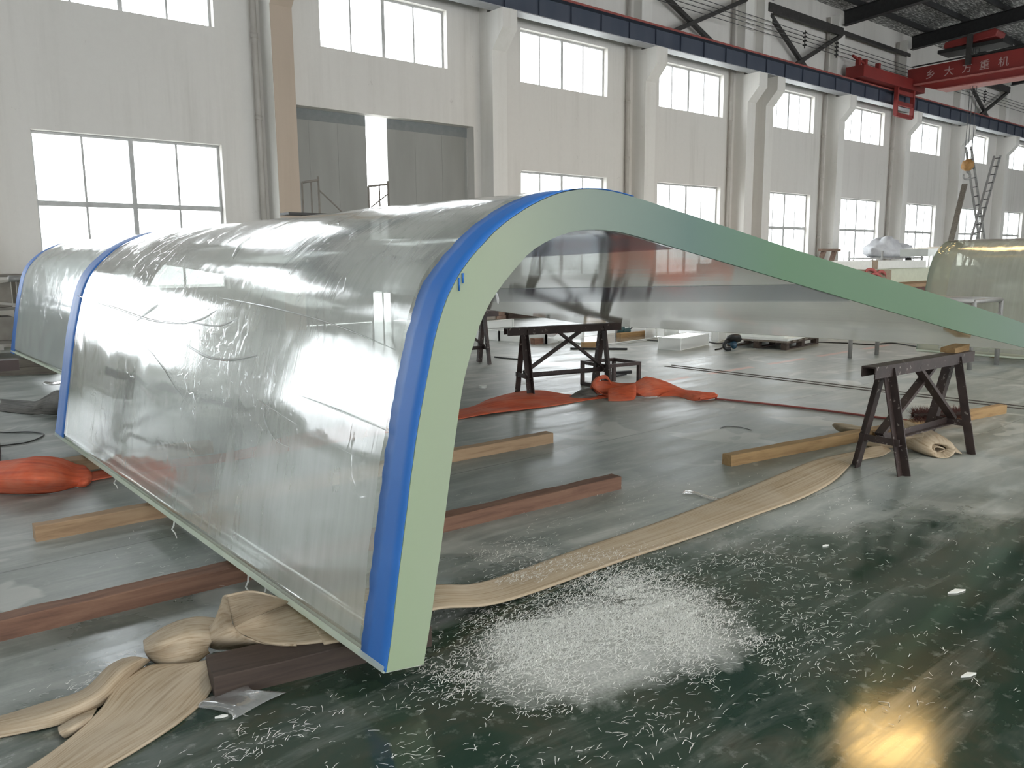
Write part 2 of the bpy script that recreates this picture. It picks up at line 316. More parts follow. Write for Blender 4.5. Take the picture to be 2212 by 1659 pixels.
# ------------------------------------------------------------------ mesh builder
class MB:
    def __init__(s): s.v = []; s.f = []; s.uv = {}
    def add(s, vs, fs, uvs=None):
        b = len(s.v); s.v += [tuple(p) for p in vs]
        for i, f in enumerate(fs):
            s.f.append(tuple(b+k for k in f))
            if uvs: s.uv[len(s.f)-1] = [uvs[k] for k in f]
        return s
    def box(s, x0, x1, y0, y1, z0, z1):
        vs = [(x, y, z) for z in (z0, z1) for y in (y0, y1) for x in (x0, x1)]
        return s.add(vs, [(0, 2, 3, 1), (4, 5, 7, 6), (0, 1, 5, 4), (2, 6, 7, 3), (0, 4, 6, 2), (1, 3, 7, 5)])
    def bar(s, a, b, w, h, up=(0, 0, 1)):
        a = Vector(a); b = Vector(b); d = (b-a).normalized(); up = Vector(up)
        if abs(d.dot(up)) > .98: up = Vector((1, 0, 0))
        sx = d.cross(up).normalized()*(w/2); sz = sx.cross(d).normalized()*(h/2)
        vs = [p + i*sx + j*sz for p in (a, b) for i, j in ((-1, -1), (1, -1), (1, 1), (-1, 1))]
        return s.add(vs, [(0, 3, 2, 1), (4, 5, 6, 7), (0, 1, 5, 4), (1, 2, 6, 5), (2, 3, 7, 6), (3, 0, 4, 7)])
    def angle(s, a, b, w, t=.006, flip=1, up=(0, 0, 1)):   # an L-section bar
        a = Vector(a); b = Vector(b); d = (b-a).normalized(); up = Vector(up)
        sx = d.cross(up).normalized(); sz = sx.cross(d).normalized()
        prof = [(-.5, -.5), (.5, -.5), (.5, -.5+t/w), (-.5+t/w, -.5+t/w), (-.5+t/w, .5), (-.5, .5)]
        vs = [p + sx*(flip*u*w) + sz*(q*w) for p in (a, b) for u, q in prof]
        n = 6
        fs = [tuple(range(n-1, -1, -1)), tuple(range(n, 2*n))] + [(i, (i+1) % n, n+(i+1) % n, n+i) for i in range(n)]
        return s.add(vs, fs)
    def tube(s, pts, r, n=8, cap=True):
        pts = [Vector(p) for p in pts]; rings = []
        prev = None
        for i, p in enumerate(pts):
            d = (pts[min(i+1, len(pts)-1)] - pts[max(i-1, 0)]).normalized()
            if prev is None:
                prev = d.orthogonal().normalized()
            prev = (prev - d*prev.dot(d)).normalized(); q = d.cross(prev)
            rad = r[i] if hasattr(r, '__len__') else r
            rings.append([p + (prev*math.cos(2*PI*k/n) + q*math.sin(2*PI*k/n))*rad for k in range(n)])
        vs = [p for rg in rings for p in rg]
        fs = [(i*n+k, i*n+(k+1) % n, (i+1)*n+(k+1) % n, (i+1)*n+k) for i in range(len(pts)-1) for k in range(n)]
        if cap: fs += [tuple(range(n-1, -1, -1)), tuple((len(pts)-1)*n+k for k in range(n))]
        return s.add(vs, fs)
    def prism(s, poly, axis, a, b):       # polygon of 2-D points swept along an axis
        def P3(u, v, w): return {'x': (w, u, v), 'y': (u, w, v), 'z': (u, v, w)}[axis]
        n = len(poly); vs = [P3(u, v, w) for w in (a, b) for u, v in poly]
        return s.add(vs, [tuple(range(n-1, -1, -1)), tuple(range(n, 2*n))] + [(i, (i+1) % n, n+(i+1) % n, n+i) for i in range(n)])
    def grid(s, rows, uv=True):
        R, Q = len(rows), len(rows[0])
        vs = [p for r in rows for p in r]
        us = [(i/(R-1), j/(Q-1)) for i in range(R) for j in range(Q)]
        fs = [(i*Q+j, i*Q+j+1, (i+1)*Q+j+1, (i+1)*Q+j) for i in range(R-1) for j in range(Q-1)]
        return s.add(vs, fs, us if uv else None)
    def blob(s, c, r, seed=0, amp=.15, seg=20, rings=12, flat=None):
        c = Vector(c); rows = []
        for i in range(rings+1):
            th = PI*i/rings; row = []
            for k in range(seg+1):
                ph = 2*PI*(k % seg)/seg
                d = Vector((math.sin(th)*math.cos(ph), math.sin(th)*math.sin(ph), math.cos(th)))
                q = 1 + amp*noise.noise(d*2.2 + Vector((seed, seed*.7, 0))) + amp*.5*noise.noise(d*5 + Vector((seed, 3, 1)))
                p = c + Vector((d.x*r[0], d.y*r[1], d.z*r[2]))*q
                if flat is not None: p.z = max(p.z, flat)
                row.append(p)
            rows.append(row)
        return s.grid(rows, False)
    def build(s, name, mat, parent=None, smooth=False, bev=0, solid=0, weld=False):
        me = bpy.data.meshes.new(name); me.from_pydata(s.v, [], s.f); me.validate(clean_customdata=False)
        if s.uv and len(me.polygons) == len(s.f):
            uvl = me.uv_layers.new(name='UVMap')
            for i, p in enumerate(me.polygons):
                if i in s.uv:
                    for li, q in zip(p.loop_indices, s.uv[i]): uvl.data[li].uv = q
        bm = bmesh.new(); bm.from_mesh(me)
        if weld: bmesh.ops.remove_doubles(bm, verts=bm.verts, dist=1e-5)
        bmesh.ops.recalc_face_normals(bm, faces=bm.faces); bm.to_mesh(me); bm.free()
        me.materials.append(M[mat] if isinstance(mat, str) else mat)
        o = bpy.data.objects.new(name, me); C.objects.link(o)
        if smooth:
            for p in me.polygons: p.use_smooth = True
        if solid:
            md = o.modifiers.new('thickness', 'SOLIDIFY'); md.thickness = solid; md.offset = 0
        if bev:
            md = o.modifiers.new('edges', 'BEVEL'); md.width = bev; md.segments = 2; md.limit_method = 'ANGLE'
        if parent is not None: attach(o, parent)
        return o
def attach(o, parent):
    o.parent = parent; o.matrix_parent_inverse = world(parent).inverted()
def world(o):
    m = Matrix.LocRotScale(o.location, o.rotation_euler, o.scale)
    if o.parent: m = world(o.parent) @ o.matrix_parent_inverse @ m
    return m
def tag(o, label=None, cat=None, group=None, kind=None):
    if label: o['label'] = label
    if cat: o['category'] = cat
    if group: o['group'] = group
    if kind: o['kind'] = kind
    return o
def thing(name, label, cat, loc=(0, 0, 0), group=None, rz=0):
    o = bpy.data.objects.new(name, None); C.objects.link(o); o.location = loc; o.rotation_euler = (0, 0, rz); o.empty_display_size = .1
    return tag(o, label, cat, group)
def struct(name, mb, mat, parent=None, **kw):
    o = mb.build(name, mat, parent, **kw)
    if parent is None: o['kind'] = 'structure'
    return o
def dup(root, loc, label, rz=None, group=None):
    r = root.copy(); C.objects.link(r); r.location = loc
    if rz is not None: r.rotation_euler = (0, 0, rz)
    r['label'] = label
    if group: r['group'] = group
    for ch in list(root.children):
        c = ch.copy(); C.objects.link(c); c.parent = r
        for g in list(ch.children):
            q = g.copy(); C.objects.link(q); q.parent = c
    return r
def cr(pts, n):                       # Catmull-Rom resample of a list of Vectors
    pts = [Vector(p) for p in pts]; out = []
    m = len(pts)-1
    for k in range(n):
        t = k/(n-1)*m; i = min(int(t), m-1); u = t-i
        p0, p1, p2, p3 = pts[max(i-1, 0)], pts[i], pts[i+1], pts[min(i+2, m)]
        out.append(.5*((2*p1) + (p2-p0)*u + (2*p0-5*p1+4*p2-p3)*u*u + (3*p1-p0-3*p2+p3)*u**3))
    return out
def patch(mb, rows, nu=28, nv=14):    # smooth sheet through rows of control points
    R = [cr(r, nv) for r in rows]
    cols = [cr([R[i][j] for i in range(len(R))], nu) for j in range(nv)]
    mb.grid([[cols[j][i] for j in range(nv)] for i in range(nu)])
    return mb
def PX(*pts): return [F(x, y, z) for x, y, z in pts]

# ================================================================== SETTING
flo = MB().box(-45, 66, -13, WY+.4, -.2, 0)
struct('floor', flo, 'floor')

def holed(mb, x0, x1, z0, z1, y0, y1, holes):
    xs = sorted({x0, x1} | {h[0] for h in holes} | {h[1] for h in holes}); zs = sorted({z0, z1} | {h[2] for h in holes} | {h[3] for h in holes})
    def solid(i, k):
        if not (0 <= i < len(xs)-1 and 0 <= k < len(zs)-1): return False
        cx, cz = (xs[i]+xs[i+1])/2, (zs[k]+zs[k+1])/2
        return not any(h[0] < cx < h[1] and h[2] < cz < h[3] for h in holes)
    for i in range(len(xs)-1):
        for k in range(len(zs)-1):
            if not solid(i, k): continue
            a, b, c, d = xs[i], xs[i+1], zs[k], zs[k+1]
            mb.add([(a, y0, c), (b, y0, c), (b, y0, d), (a, y0, d)], [(0, 1, 2, 3)])
            mb.add([(a, y1, c), (b, y1, c), (b, y1, d), (a, y1, d)], [(3, 2, 1, 0)])
            if not solid(i-1, k): mb.add([(a, y0, c), (a, y1, c), (a, y1, d), (a, y0, d)], [(0, 3, 2, 1)])
            if not solid(i+1, k): mb.add([(b, y0, c), (b, y1, c), (b, y1, d), (b, y0, d)], [(0, 1, 2, 3)])
            if not solid(i, k-1): mb.add([(a, y0, c), (b, y0, c), (b, y1, c), (a, y1, c)], [(0, 3, 2, 1)])
            if not solid(i, k+1): mb.add([(a, y0, d), (b, y0, d), (b, y1, d), (a, y1, d)], [(0, 1, 2, 3)])
    return mb
UP = (5.69, 6.90); LO = (1.05, 3.66)
def sz(z): return CH+(z-CH)*K
wx = [(2.75-5.13*i, 5.8-5.13*i) for i in range(7, 0, -1)] + [(2.75, 5.8), (7.88, 10.92), (13.04, 16.02), (18.09, 21.05), (23.5, 26.23), (28.33, 31.3), (33.5, 36.38), (38.6, 41.5), (43.8, 46.7), (48.9, 51.8)]
wins = []
for i, (a, b) in enumerate(wx):
    wins.append((a*K, b*K, sz(UP[0]), sz(UP[1]), 'upper', i))
    if i != 8: wins.append((a*K, b*K, sz(LO[0]), sz(LO[1]), 'lower', i))
DOOR = (7.07*K, 11.62*K, 0, sz(4.53))
WT = .30
holed_wall = holed(MB(), -45, 66, 0, sz(10.0), WY, WY+WT, [w[:4] for w in wins] + [DOOR])
struct('wall_back', holed_wall, 'wall')
wn = 0
for (a, b, c, d, kind, i) in wins:
    wn += 1
    root = bpy.data.objects.new('window_%d' % wn, None); C.objects.link(root); root.location = ((a+b)/2, WY+.2, c); root['kind'] = 'structure'
    y0, y1 = WY+.17, WY+.23
    fm = MB(); t = .05
    fm.box(a, b, y0, y1, c, c+t).box(a, b, y0, y1, d-t, d).box(a, a+t, y0, y1, c+t, d-t).box(b-t, b, y0, y1, c+t, d-t)
    w = b-a; zt = sz(2.52) if kind == 'lower' else None
    fm.box(a+w/2-.045, a+w/2+.045, y0, y1, c+t, d-t)
    for q in (.25, .75): fm.box(a+w*q-.02, a+w*q+.02, y0+.01, y1-.01, c+t, d-t)
    if zt: fm.box(a+t, b-t, y0-.005, y1, zt-.05, zt+.05)
    fm.build('window_frame', 'jamb', root)
    MB().box(a+t, b-t, WY+.197, WY+.203, c+t, d-t).build('window_pane', 'glass', root)
# sliding doors standing a little apart
for k, (a, b) in enumerate(((7.05*K, 8.975*K), (9.49*K, 11.66*K))):
    root = bpy.data.objects.new('door_%d' % (k+1), None); C.objects.link(root); root.location = ((a+b)/2, WY+.36, 0); root['kind'] = 'structure'
    MB().box(a, b, WY+.32, WY+.40, .02, sz(4.32)).build('door_leaf', 'door', root)
    MB().box(a, b, WY+.315, WY+.405, sz(4.32), sz(4.58)).build('door_header_band', 'doortop', root)
    for q in (.33, .66): MB().box(a+(b-a)*q-.006, a+(b-a)*q+.006, WY+.315, WY+.32, .03, sz(4.3)).build('door_seam', 'door', root)
# outer apron of concrete outside the wall, seen only as glare
struct('ground', MB().box(-30, 90, WY+.4, 60, -.25, -.05), simple('outside_concrete', (.5, .5, .48), (.45, .45, .43), .9))
# other sides of the hall
fw = [(x, x+3.4, 4.9, 6.6) for x in range(-40, 62, 6)] + [(x, x+3.4, 1.1, 3.6) for x in range(-40, 62, 6)]
struct('wall_front', holed(MB(), -45, 66, 0, 13.5, -13.3, -13, fw), 'wall')
struct('wall_left', MB().box(-45.3, -45, -13.3, WY+.3, 0, 13.5), 'wall')
struct('wall_right', MB().box(66, 66.3, -13.3, WY+.3, 0, 13.5), 'wall')
# roof
RZ = sz(9.92); SL = .067
def roofz(y): return RZ + (WY-y)*SL
def slope(mb, x0, x1, ya, yb, t=.12, dz=0):
    vs = [(x, y, roofz(y)+dz+e) for e in (0, t) for x, y in ((x0, ya), (x1, ya), (x1, yb), (x0, yb))]
    return mb.add(vs, [(0, 3, 2, 1), (4, 5, 6, 7), (0, 1, 5, 4), (1, 2, 6, 5), (2, 3, 7, 6), (3, 0, 4, 7)])
rf = slope(MB(), -45.3, 66.3, WY+.4, 1.0); slope(rf, -45.3, 66.3, -11.5, -13.3)
LX = [x for x in range(-30, 48, 6)]
ed = [-45.3] + [q for x in LX for q in (x, x+2.2)] + [66.3]
for i in range(0, len(ed), 2): slope(rf, ed[i], ed[i+1], 1.0, -11.5)  # leaves gaps for the added skylights
struct('ceiling', rf, 'roof')
colx = [-33.9, -28.8, -23.7, -18.6, -13.5, -8.4, -3.4, 1.6, 6.65, 11.82, 17.0, 21.65, 22.62, 27.08, 32.2, 37.35, 42.5, 47.6]
k = 0
for y in [16.6-1.55*i for i in range(16)]:
    k += 1
    struct('ceiling_purlin', MB().bar((-45, y, roofz(y)-.12), (66, y, roofz(y)-.12), .09, .2), 'roofsteel')
for x in colx:
    X = (x+.21)*K
    m = MB()
    for (dz, h, w) in ((-.25, .02, .28), (-.78, .02, .28)): m.bar((X, 17.2, roofz(17.2)+dz), (X, -12.9, roofz(-12.9)+dz), w, h)
    m.bar((X, 17.2, roofz(17.2)-.51), (X, -12.9, roofz(-12.9)-.51), .02, .52)
    struct('ceiling_rafter', m, 'roofsteel')
# unseen translucent strips added to the roof behind the camera to brighten the floor
for x in LX: struct('ceiling_added_skylight', slope(MB(), x, x+2.2, 1.0, -11.5, .01, .05), 'added_skylight')
# columns with corbels
for i, x in enumerate(colx):
    a, b = x*K, (x+.42)*K
    yf, yc = 14.55*K, 14.18*K
    zb = sz(6.14); zc = sz(6.55); zt = sz(6.95)
    m = MB().prism([(WY+.02, 0), (yf, 0), (yf, zb), (yc, zc), (yc, zt), (14.72*K, zt), (14.72*K, sz(9.62)), (WY+.02, sz(9.62))], 'x', a, b)
    if abs(x-6.65) < .01:
        struct('trim_%d' % (i+1), m, 'col')
        struct('trim_%d' % (i+31), MB().prism([(yf-.012, 0), (yf+.01, 0), (yf+.01, zb), (yc+.01, zc), (yc+.01, zt), (yc-.012, zt), (yc-.012, zc), (yf-.012, zb)], 'x', a+.01, b+.012), 'bare')
    else: struct('trim_%d' % (i+1), m, 'col')
# drain pipes beside the columns
pipelab = {6.5: 'white drain pipe left of the bare concrete column', 11.55: 'white drain pipe just right of the sliding doors', 16.72: 'white drain pipe between the second and third upper windows from the doors', 21.33: 'white drain pipe left of the paired columns',
           26.75: 'thin white drain pipe right of the paired columns window', 31.85: 'thin white drain pipe under the red crane ladder'}
for x, lab in pipelab.items():
    if x == 11.55: continue
    root = thing('drain_pipe', lab, 'pipe', (x*K, WY-.1, 0), 'drain pipes on the long wall')
    MB().tube([(x*K, WY-.1, 0), (x*K, WY-.1, sz(9.5 if x > 10 else 9.3))], .065, 12).build('pipe', 'pipe', root, smooth=True)
    for z in (2.3, 4.6, 6.3): MB().tube([(x*K, WY-.1, z), (x*K, WY-.1, z+.1)], .078, 12).build('pipe_coupling', 'pipe', root, smooth=True)
# crane runway girder
gr = thing('runway_girder', 'long blue steel crane runway girder carried on the wall columns', 'girder', (20, 14.4*K, sz(6.95)))
gx0, gx1 = -44, 65; gy = 14.38*K; gz0, gz1 = sz(6.95), sz(7.44)
m = MB().box(gx0, gx1, gy-.012, gy+.012, gz0+.02, gz1-.02)
x = gx0+.5
while x < gx1: m.box(x, x+.012, gy-.06, gy-.008, gz0+.03, gz1-.03); x += 1.2
m.build('web', 'girder', gr)
MB().box(gx0, gx1, gy-.2, gy+.2, gz0, gz0+.025).build('bottom_flange', 'girderlow', gr)
MB().box(gx0, gx1, gy-.24, gy+.24, gz1-.025, gz1).build('top_flange', 'girder', gr)
MB().box(gx0, gx1, gy-.05, gy+.05, gz1, gz1+.10).build('rail', 'railred', gr)
MB().box(gx0, gx1, gy-.25, gy-.238, gz1-.03, gz1+.03).build('edge_strip', 'railred', gr)
# bracing above the girder
def brace(a, b, name, lab, w=.13):
    o = MB().bar(S(*a), S(*b), w, w, (0, 1, 0)).build(name, 'brace'); tag(o, lab, 'brace', 'steel bracing above the runway girder')
for (a, b, lab) in (((17.3, 14.75, 8.72), (20.6, 14.75, 7.42), 'dark steel diagonal above the girder falling right, leftmost of the crossed pairs'),
                    ((17.8, 14.70, 7.42), (21.6, 14.70, 9.05), 'dark steel diagonal above the girder rising right, leftmost of the crossed pairs'),
                    ((22.95, 14.75, 8.88), (25.5, 14.75, 7.42), 'dark steel diagonal above the girder falling right, below the first wall strut'),
                    ((24.0, 14.70, 7.42), (27.25, 14.74, 8.97), 'dark steel diagonal above the girder rising right, below the first wall strut'),
                    ((38.2, 14.75, 8.85), (40.9, 14.75, 7.42), 'dark steel diagonal falling right under the red crane bridge'),
                    ((39.0, 14.70, 7.42), (42.7, 14.74, 9.02), 'dark steel diagonal rising right under the red crane bridge')):
    brace(a, b, 'steel_brace', lab)
for a, b, lab in ((22.8, 27.3, 'dark steel strut between upper columns left of the crane'), (27.3, 32.4, 'thin dark steel strut behind the red crane bridge'), (37.6, 42.7, 'dark steel strut under the red crane bridge')):
    o = MB().bar(S(a, 14.72, 9.08), S(b, 14.72, 9.08), .12, .3 if a != 27.3 else .14).build('steel_strut', 'brace'); tag(o, lab, 'strut', 'steel struts between the upper columns')
for z, lab in ((8.25, 'lowest'), (8.38, 'second lowest'), (8.5, 'second highest'), (8.62, 'highest')):
    o = MB().tube([S(12, 14.6, z), S(50, 14.6, z)], .012, 6).build('power_wire', 'rope'); tag(o, 'thin bare power wire above the girder, %s of the four' % lab, 'wire', 'crane power wires along the wall')
for x, lab in ((24.75, 'before the crossed braces left of the crane'), (39.6, 'under the red crane bridge'), (26.75, 'beside the upper column left of the crane')):
    m = MB().bar(S(x, 14.6, 8.15), S(x, 14.6, 8.7), .03, .03)
    for z in (8.25, 8.38, 8.5, 8.62): m.tube([S(x, 14.66, z), S(x, 14.54, z)], .035, 8)
    o = m.build('wire_insulator', 'brace'); tag(o, 'small dark insulator rack holding the power wires ' + lab, 'insulator', 'insulator racks')

# ------------------------------------------------------------------ bridge crane
cz0, cz1 = sz(7.42), sz(8.56); cx0, cx1 = 31.0*K, 31.6*K
crn = thing('bridge_crane', 'red overhead bridge crane running on the blue girder', 'crane', (31.3*K, 6, cz0))
ye = 14.1*K
MB().prism([(ye, cz0+.45), (ye-1.2, cz0), (-12, cz0), (-12, cz1), (ye, cz1-.35), (ye, cz1-.35)][:5], 'x', cx0, cx1).build('bridge_beam', 'crane', crn)
MB().box(cx0-.09, cx0, -12, ye-.3, cz0+.27, cz0+.34).build('upper_ledge', 'cranelite', crn)
MB().box(cx0-.1, cx1+.1, -12, ye-1.3, cz0-.04, cz0).build('bottom_flange', 'cranelite', crn)
MB().bar((cx0-.03, ye-.2, cz1-.28), (cx0-.03, -12, cz1+.03), .05, .05).build('top_edge', 'black', crn)
m = MB().box(27.3*K, 32.0*K, ye-.25, ye+.5, sz(7.52), sz(7.9)).build('end_carriage', 'crane', crn)
for x in (27.5, 27.95, 28.9): MB().bar(S(x, 14.2, 7.88), S(x, 14.2, 8.2), .16, .16).build('buffer_post', 'crane', crn)
MB().bar(S(27.1, 14.2, 8.2), S(28.1, 14.2, 8.02), .08, .08).build('buffer_bar', 'crane', crn)
# hanging maintenance ladder
m = MB(); lx0, lx1, ly = 29.95*K, 31.25*K, 13.98*K
for x in (lx0, lx1): m.bar((x, ly, sz(6.55)), (x, ly, sz(7.6)), .16, .1)
for z in (6.58, 6.98, 7.36): m.bar((lx0, ly, sz(z)), (lx1, ly, sz(z)), .1, .16)
m.build('service_ladder', 'crane', crn)
# trolley
m = MB().prism([(11.25*K, sz(8.86)), (12.85*K, sz(8.74)), (12.95*K, sz(8.8)), (12.9*K, sz(8.98)), (11.3*K, sz(9.14)), (11.2*K, sz(9.05))], 'x', 31.05*K, 31.8*K)
tr = m.build('trolley', 'crane', crn, bev=.04)
MB().box(31.0*K, 31.9*K, 11.0*K, 13.1*K, sz(8.62), sz(8.74)).build('trolley_frame', 'black', tr)
MB().box(30.85*K, 31.02*K, 11.95*K, 12.1*K, sz(8.05), sz(9.05)).build('trolley_arm', 'brace', tr)
for ch, yy in (('乡', 13.29), ('大', 12.664), ('方', 12.072), ('重', 11.514), ('机', 10.93)):
    cu = bpy.data.curves.new('lettering', 'FONT'); cu.body = ch; cu.size = .40; cu.extrude = .004; cu.align_x = 'CENTER'; cu.align_y = 'CENTER'
    o = bpy.data.objects.new('lettering', cu); C.objects.link(o); cu.materials.append(M['cranetext'])
    o.rotation_euler = (PI/2, 0, -PI/2); o.location = (cx0-.012, yy*K, sz(7.95))
    bpy.context.view_layer.update()
    me = bpy.data.meshes.new_from_object(o.evaluated_get(bpy.context.evaluated_depsgraph_get()))
    bpy.data.objects.remove(o)
    o = bpy.data.objects.new('lettering', me); C.objects.link(o); o.rotation_euler = (PI/2, 0, -PI/2); o.location = (cx0-.012, yy*K, sz(7.95))
    if not me.materials: me.materials.append(M['cranetext'])
    attach(o, crn)
hk = S(31.3, 11.93, 4.70)
hb = thing('hook_block', 'yellow crane hook block hanging on wire ropes before the far ladder', 'hook block', hk)
MB().blob(hk, (.24, .24, .24), 3, .12).build('pulley_housing', 'hook', hb, smooth=True)
for dx, dy in ((-.12, .1), (.1, -.1), (-.02, .02)): MB().tube([hk+Vector((dx, dy, .2)), (31.3*K+dx*.4, 11.93*K+dy, sz(8.62))], .012, 6).build('wire_rope', 'rope', hb)
cen = hk+Vector((0, 0, -.42)); rt = _r*.9
pts = [hk+Vector((0, 0, -.2)), hk+Vector((0, 0, -.3))] + [cen + Vector((_r.x, _r.y, 0))*(.14*math.sin(a)) + Vector((0, 0, .14*math.cos(a))) for a in [i*.42 for i in range(0, 13)]]
MB().tube(pts, .045, 8).build('hook', 'steel', hb, smooth=True)

# ================================================================== BENT ACRYLIC PANELS
OUT = [(1.355, .13), (1.366, .181), (1.384, .27), (1.418, .473), (1.437, .569), (1.471, .761), (1.494, .881), (1.517, .992), (1.534, 1.06), (1.552, 1.13), (1.574, 1.213), (1.60, 1.305), (1.628, 1.375), (1.662, 1.441), (1.701, 1.495), (1.735, 1.535), (1.775, 1.573), (1.819, 1.61), (1.867, 1.65), (1.933, 1.692), (2.001, 1.728), (2.07, 1.759), (2.141, 1.785), (2.22, 1.806), (2.32, 1.82), (2.46, 1.821), (2.63, 1.80), (2.81, 1.771), (3.2, 1.705), (3.804, 1.60), (4.6, 1.468), (5.4, 1.338), (6.2, 1.205), (6.97, 1.075), (7.76, .935)]
INN = [(1.510, .105), (1.523, .165), (1.544, .255), (1.579, .435), (1.597, .52), (1.632, .715), (1.655, .84), (1.686, .994), (1.70, 1.065), (1.716, 1.13), (1.737, 1.19), (1.762, 1.255), (1.79, 1.318), (1.831, 1.385), (1.86, 1.42), (1.89, 1.452), (1.925, 1.485), (1.965, 1.52), (2.022, 1.567), (2.075, 1.597), (2.13, 1.62), (2.19, 1.64), (2.25, 1.654), (2.32, 1.663), (2.42, 1.665), (2.53, 1.658), (2.66, 1.638), (2.84, 1.605), (3.2, 1.54), (3.817, 1.428), (4.6, 1.285), (5.4, 1.143), (6.2, 1.0), (7.0, .872), (7.72, .752)]
def resamp(p, n):
    q = cr([Vector((a, 0, b)) for a, b in p], 600); L = [0]
    for i in range(1, 600): L.append(L[-1]+(q[i]-q[i-1]).length)
    out = []; j = 0
    for k in range(n):
        t = L[-1]*k/(n-1)
        while j < 598 and L[j+1] < t: j += 1
        u = (t-L[j])/max(L[j+1]-L[j], 1e-9); v = q[j].lerp(q[j+1], min(max(u, 0), 1)); out.append((v.x, v.z))
    return out
def panel(label, cat, dx, y0, y1, dz=0.0, droop=.07, xmax=9, near_edge=True, far_tape=True, film=True, filmmat='film', sheetmat='sheet', zmin=0, tape_near=True, group=None):
    NS = 150
    O = [p for p in resamp(OUT, NS)]; I = [p for p in resamp(INN, NS)]
    kk = max(i for i in range(NS) if O[i][0] <= xmax)+1
    O, I = O[:kk], I[:kk]
    lo = min(i for i in range(len(O)) if O[i][1] >= zmin-1e-6)
    O, I = O[lo:], I[lo:]; n = len(O)
    def pt(p, y, off=0.0, nrm=None):
        t = (y-y0)/(y1-y0); w = min(max((p[0]-2.4)/1.6, 0), 1); w = w*w*(3-2*w)
        z = p[1]+dz-droop*t*w
        return Vector((p[0]+dx+(nrm[0]*off if nrm else 0), y, z+(nrm[1]*off if nrm else 0)))
    nr = []
    for i in range(n):
        a, b = O[max(i-1, 0)], O[min(i+1, n-1)]
        d = Vector((b[0]-a[0], b[1]-a[1])).normalized(); nr.append((-d.y, d.x))
    root = thing('bent_acrylic_sheet', label, cat, (dx+2.5, (y0+y1)/2, 0), group)
    NY = 24; ys = [y0+(y1-y0)*j/(NY-1) for j in range(NY)]
    loop = O + I[::-1]; L = len(loop)
    ya = y0+.012 if near_edge else y0
    ys2 = [ya]+ys[1:]
    m = MB(); vs = [pt(p, y) for y in ys2 for p in loop]
    m.add(vs, [(j*L+i, j*L+(i+1) % L, (j+1)*L+(i+1) % L, (j+1)*L+i) for j in range(NY-1) for i in range(L)])
    m.build('clear_body', sheetmat, root, smooth=True)
    def endface(name, ya, yb):
        m = MB(); vs = [pt(p, y) for y in (ya, yb) for p in loop]
        fs = [(i, (i+1) % L, L+(i+1) % L, L+i) for i in range(L)]
        for i in range(n-1):
            fs.append((i, i+1, L-2-i, L-1-i)); fs.append((L+L-1-i, L+L-2-i, L+i+1, L+i))
        m.add(vs, fs); return m.build(name, 'edge', root)
    if near_edge: tag(endface('sawn_edge', y0, y0+.012), 'pale green frosted near edge')
    endface('sawn_edge', y1-.012, y1)
    def strip(i, lab):
        p, q = O[i], I[i]; dn = Vector((O[1][0]-O[0][0], O[1][1]-O[0][1])).normalized()*.006 if i == 0 else Vector((-.006, .001))
        ex = [] if i else [pt(O[1], y0)-pt(O[0], y0)]
        rows = [([pt(p, y)+ex[0].normalized()*.022+Vector((-.003, 0, 0))+Vector((0, 0, 0))] if ex else []) + [pt(p, y)+(Vector((-.003, 0, 0)) if ex else Vector()), pt(((p[0]+q[0])/2, (p[1]+q[1])/2), y), pt(q, y)] for y in ys2]
        k = Vector((-dn.x, 0, -dn.y))
        m = MB().grid([[v+k for v in r] for r in rows], False); m.build('cut_edge', 'paleedge', root, solid=.006)
    if near_edge: strip(0, 'bottom'); strip(n-1, 'free')
    def tape(ya, yb, jag_a, jag_b, label, imax=None):
        NS2 = 700; O2 = resamp(OUT, NS2); O2 = [p for p in O2 if p[0] <= min(xmax, 2.62) and p[1] >= zmin-1e-6]
        rows = []
        for i, p in enumerate(O2):
            a, b = O2[max(i-1, 0)], O2[min(i+1, len(O2)-1)]
            d = Vector((b[0]-a[0], b[1]-a[1])).normalized(); q = (-d.y, d.x)
            ja = jag_a*noise.noise(Vector((i*.23, ya*9, 0))) + jag_a*.7*noise.noise(Vector((i*.05, ya*3, 5))); jb = jag_b*noise.noise(Vector((i*.21, yb*7, 2)))+jag_b*.6*noise.noise(Vector((i*.06, 3, 5)))
            rows.append([pt(p, ya+ja+(yb+jb-ya-ja)*t, .004, q) for t in (0, .33, .66, 1)])
        m = MB().grid(rows, False); o = m.build('masking_strip', 'blue', root, smooth=True, solid=.002); tag(o, label); return o
    if tape_near: tape(y0-.001, y0+.176, .003, .010, 'blue masking strip along the near edge')
    if far_tape: tape(y1-.31, y1+.001, .008, .004, 'blue masking strip along the far edge')
    if film:
        for fa, fb in ((lambda y: 2.33, lambda y: 2.93+.113*(y-2.46)), (lambda y: 3.95+.105*(y-2.36), lambda y: 4.62+.16*(y-2.76))):  # underside bands tinted blue in place of a reflected image
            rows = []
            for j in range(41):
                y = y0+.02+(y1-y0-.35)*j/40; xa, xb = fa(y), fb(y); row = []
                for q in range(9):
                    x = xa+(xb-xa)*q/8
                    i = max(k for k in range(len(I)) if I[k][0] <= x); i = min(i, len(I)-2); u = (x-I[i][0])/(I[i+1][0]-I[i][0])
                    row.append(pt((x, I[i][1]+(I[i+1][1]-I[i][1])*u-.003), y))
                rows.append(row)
            o = MB().grid(rows, False).build('reflection_band', 'band', root, smooth=True); tag(o, 'faint blue grey band painted as a reflection along the underside')
        rows = []
        fy0, fy1 = y0+.19, y1-.325; NJ = 90; imx = max(i for i in range(n) if O[i][0] < 3.2 or i < n-2) if False else max(i for i in range(n) if O[i][0] < 3.4)
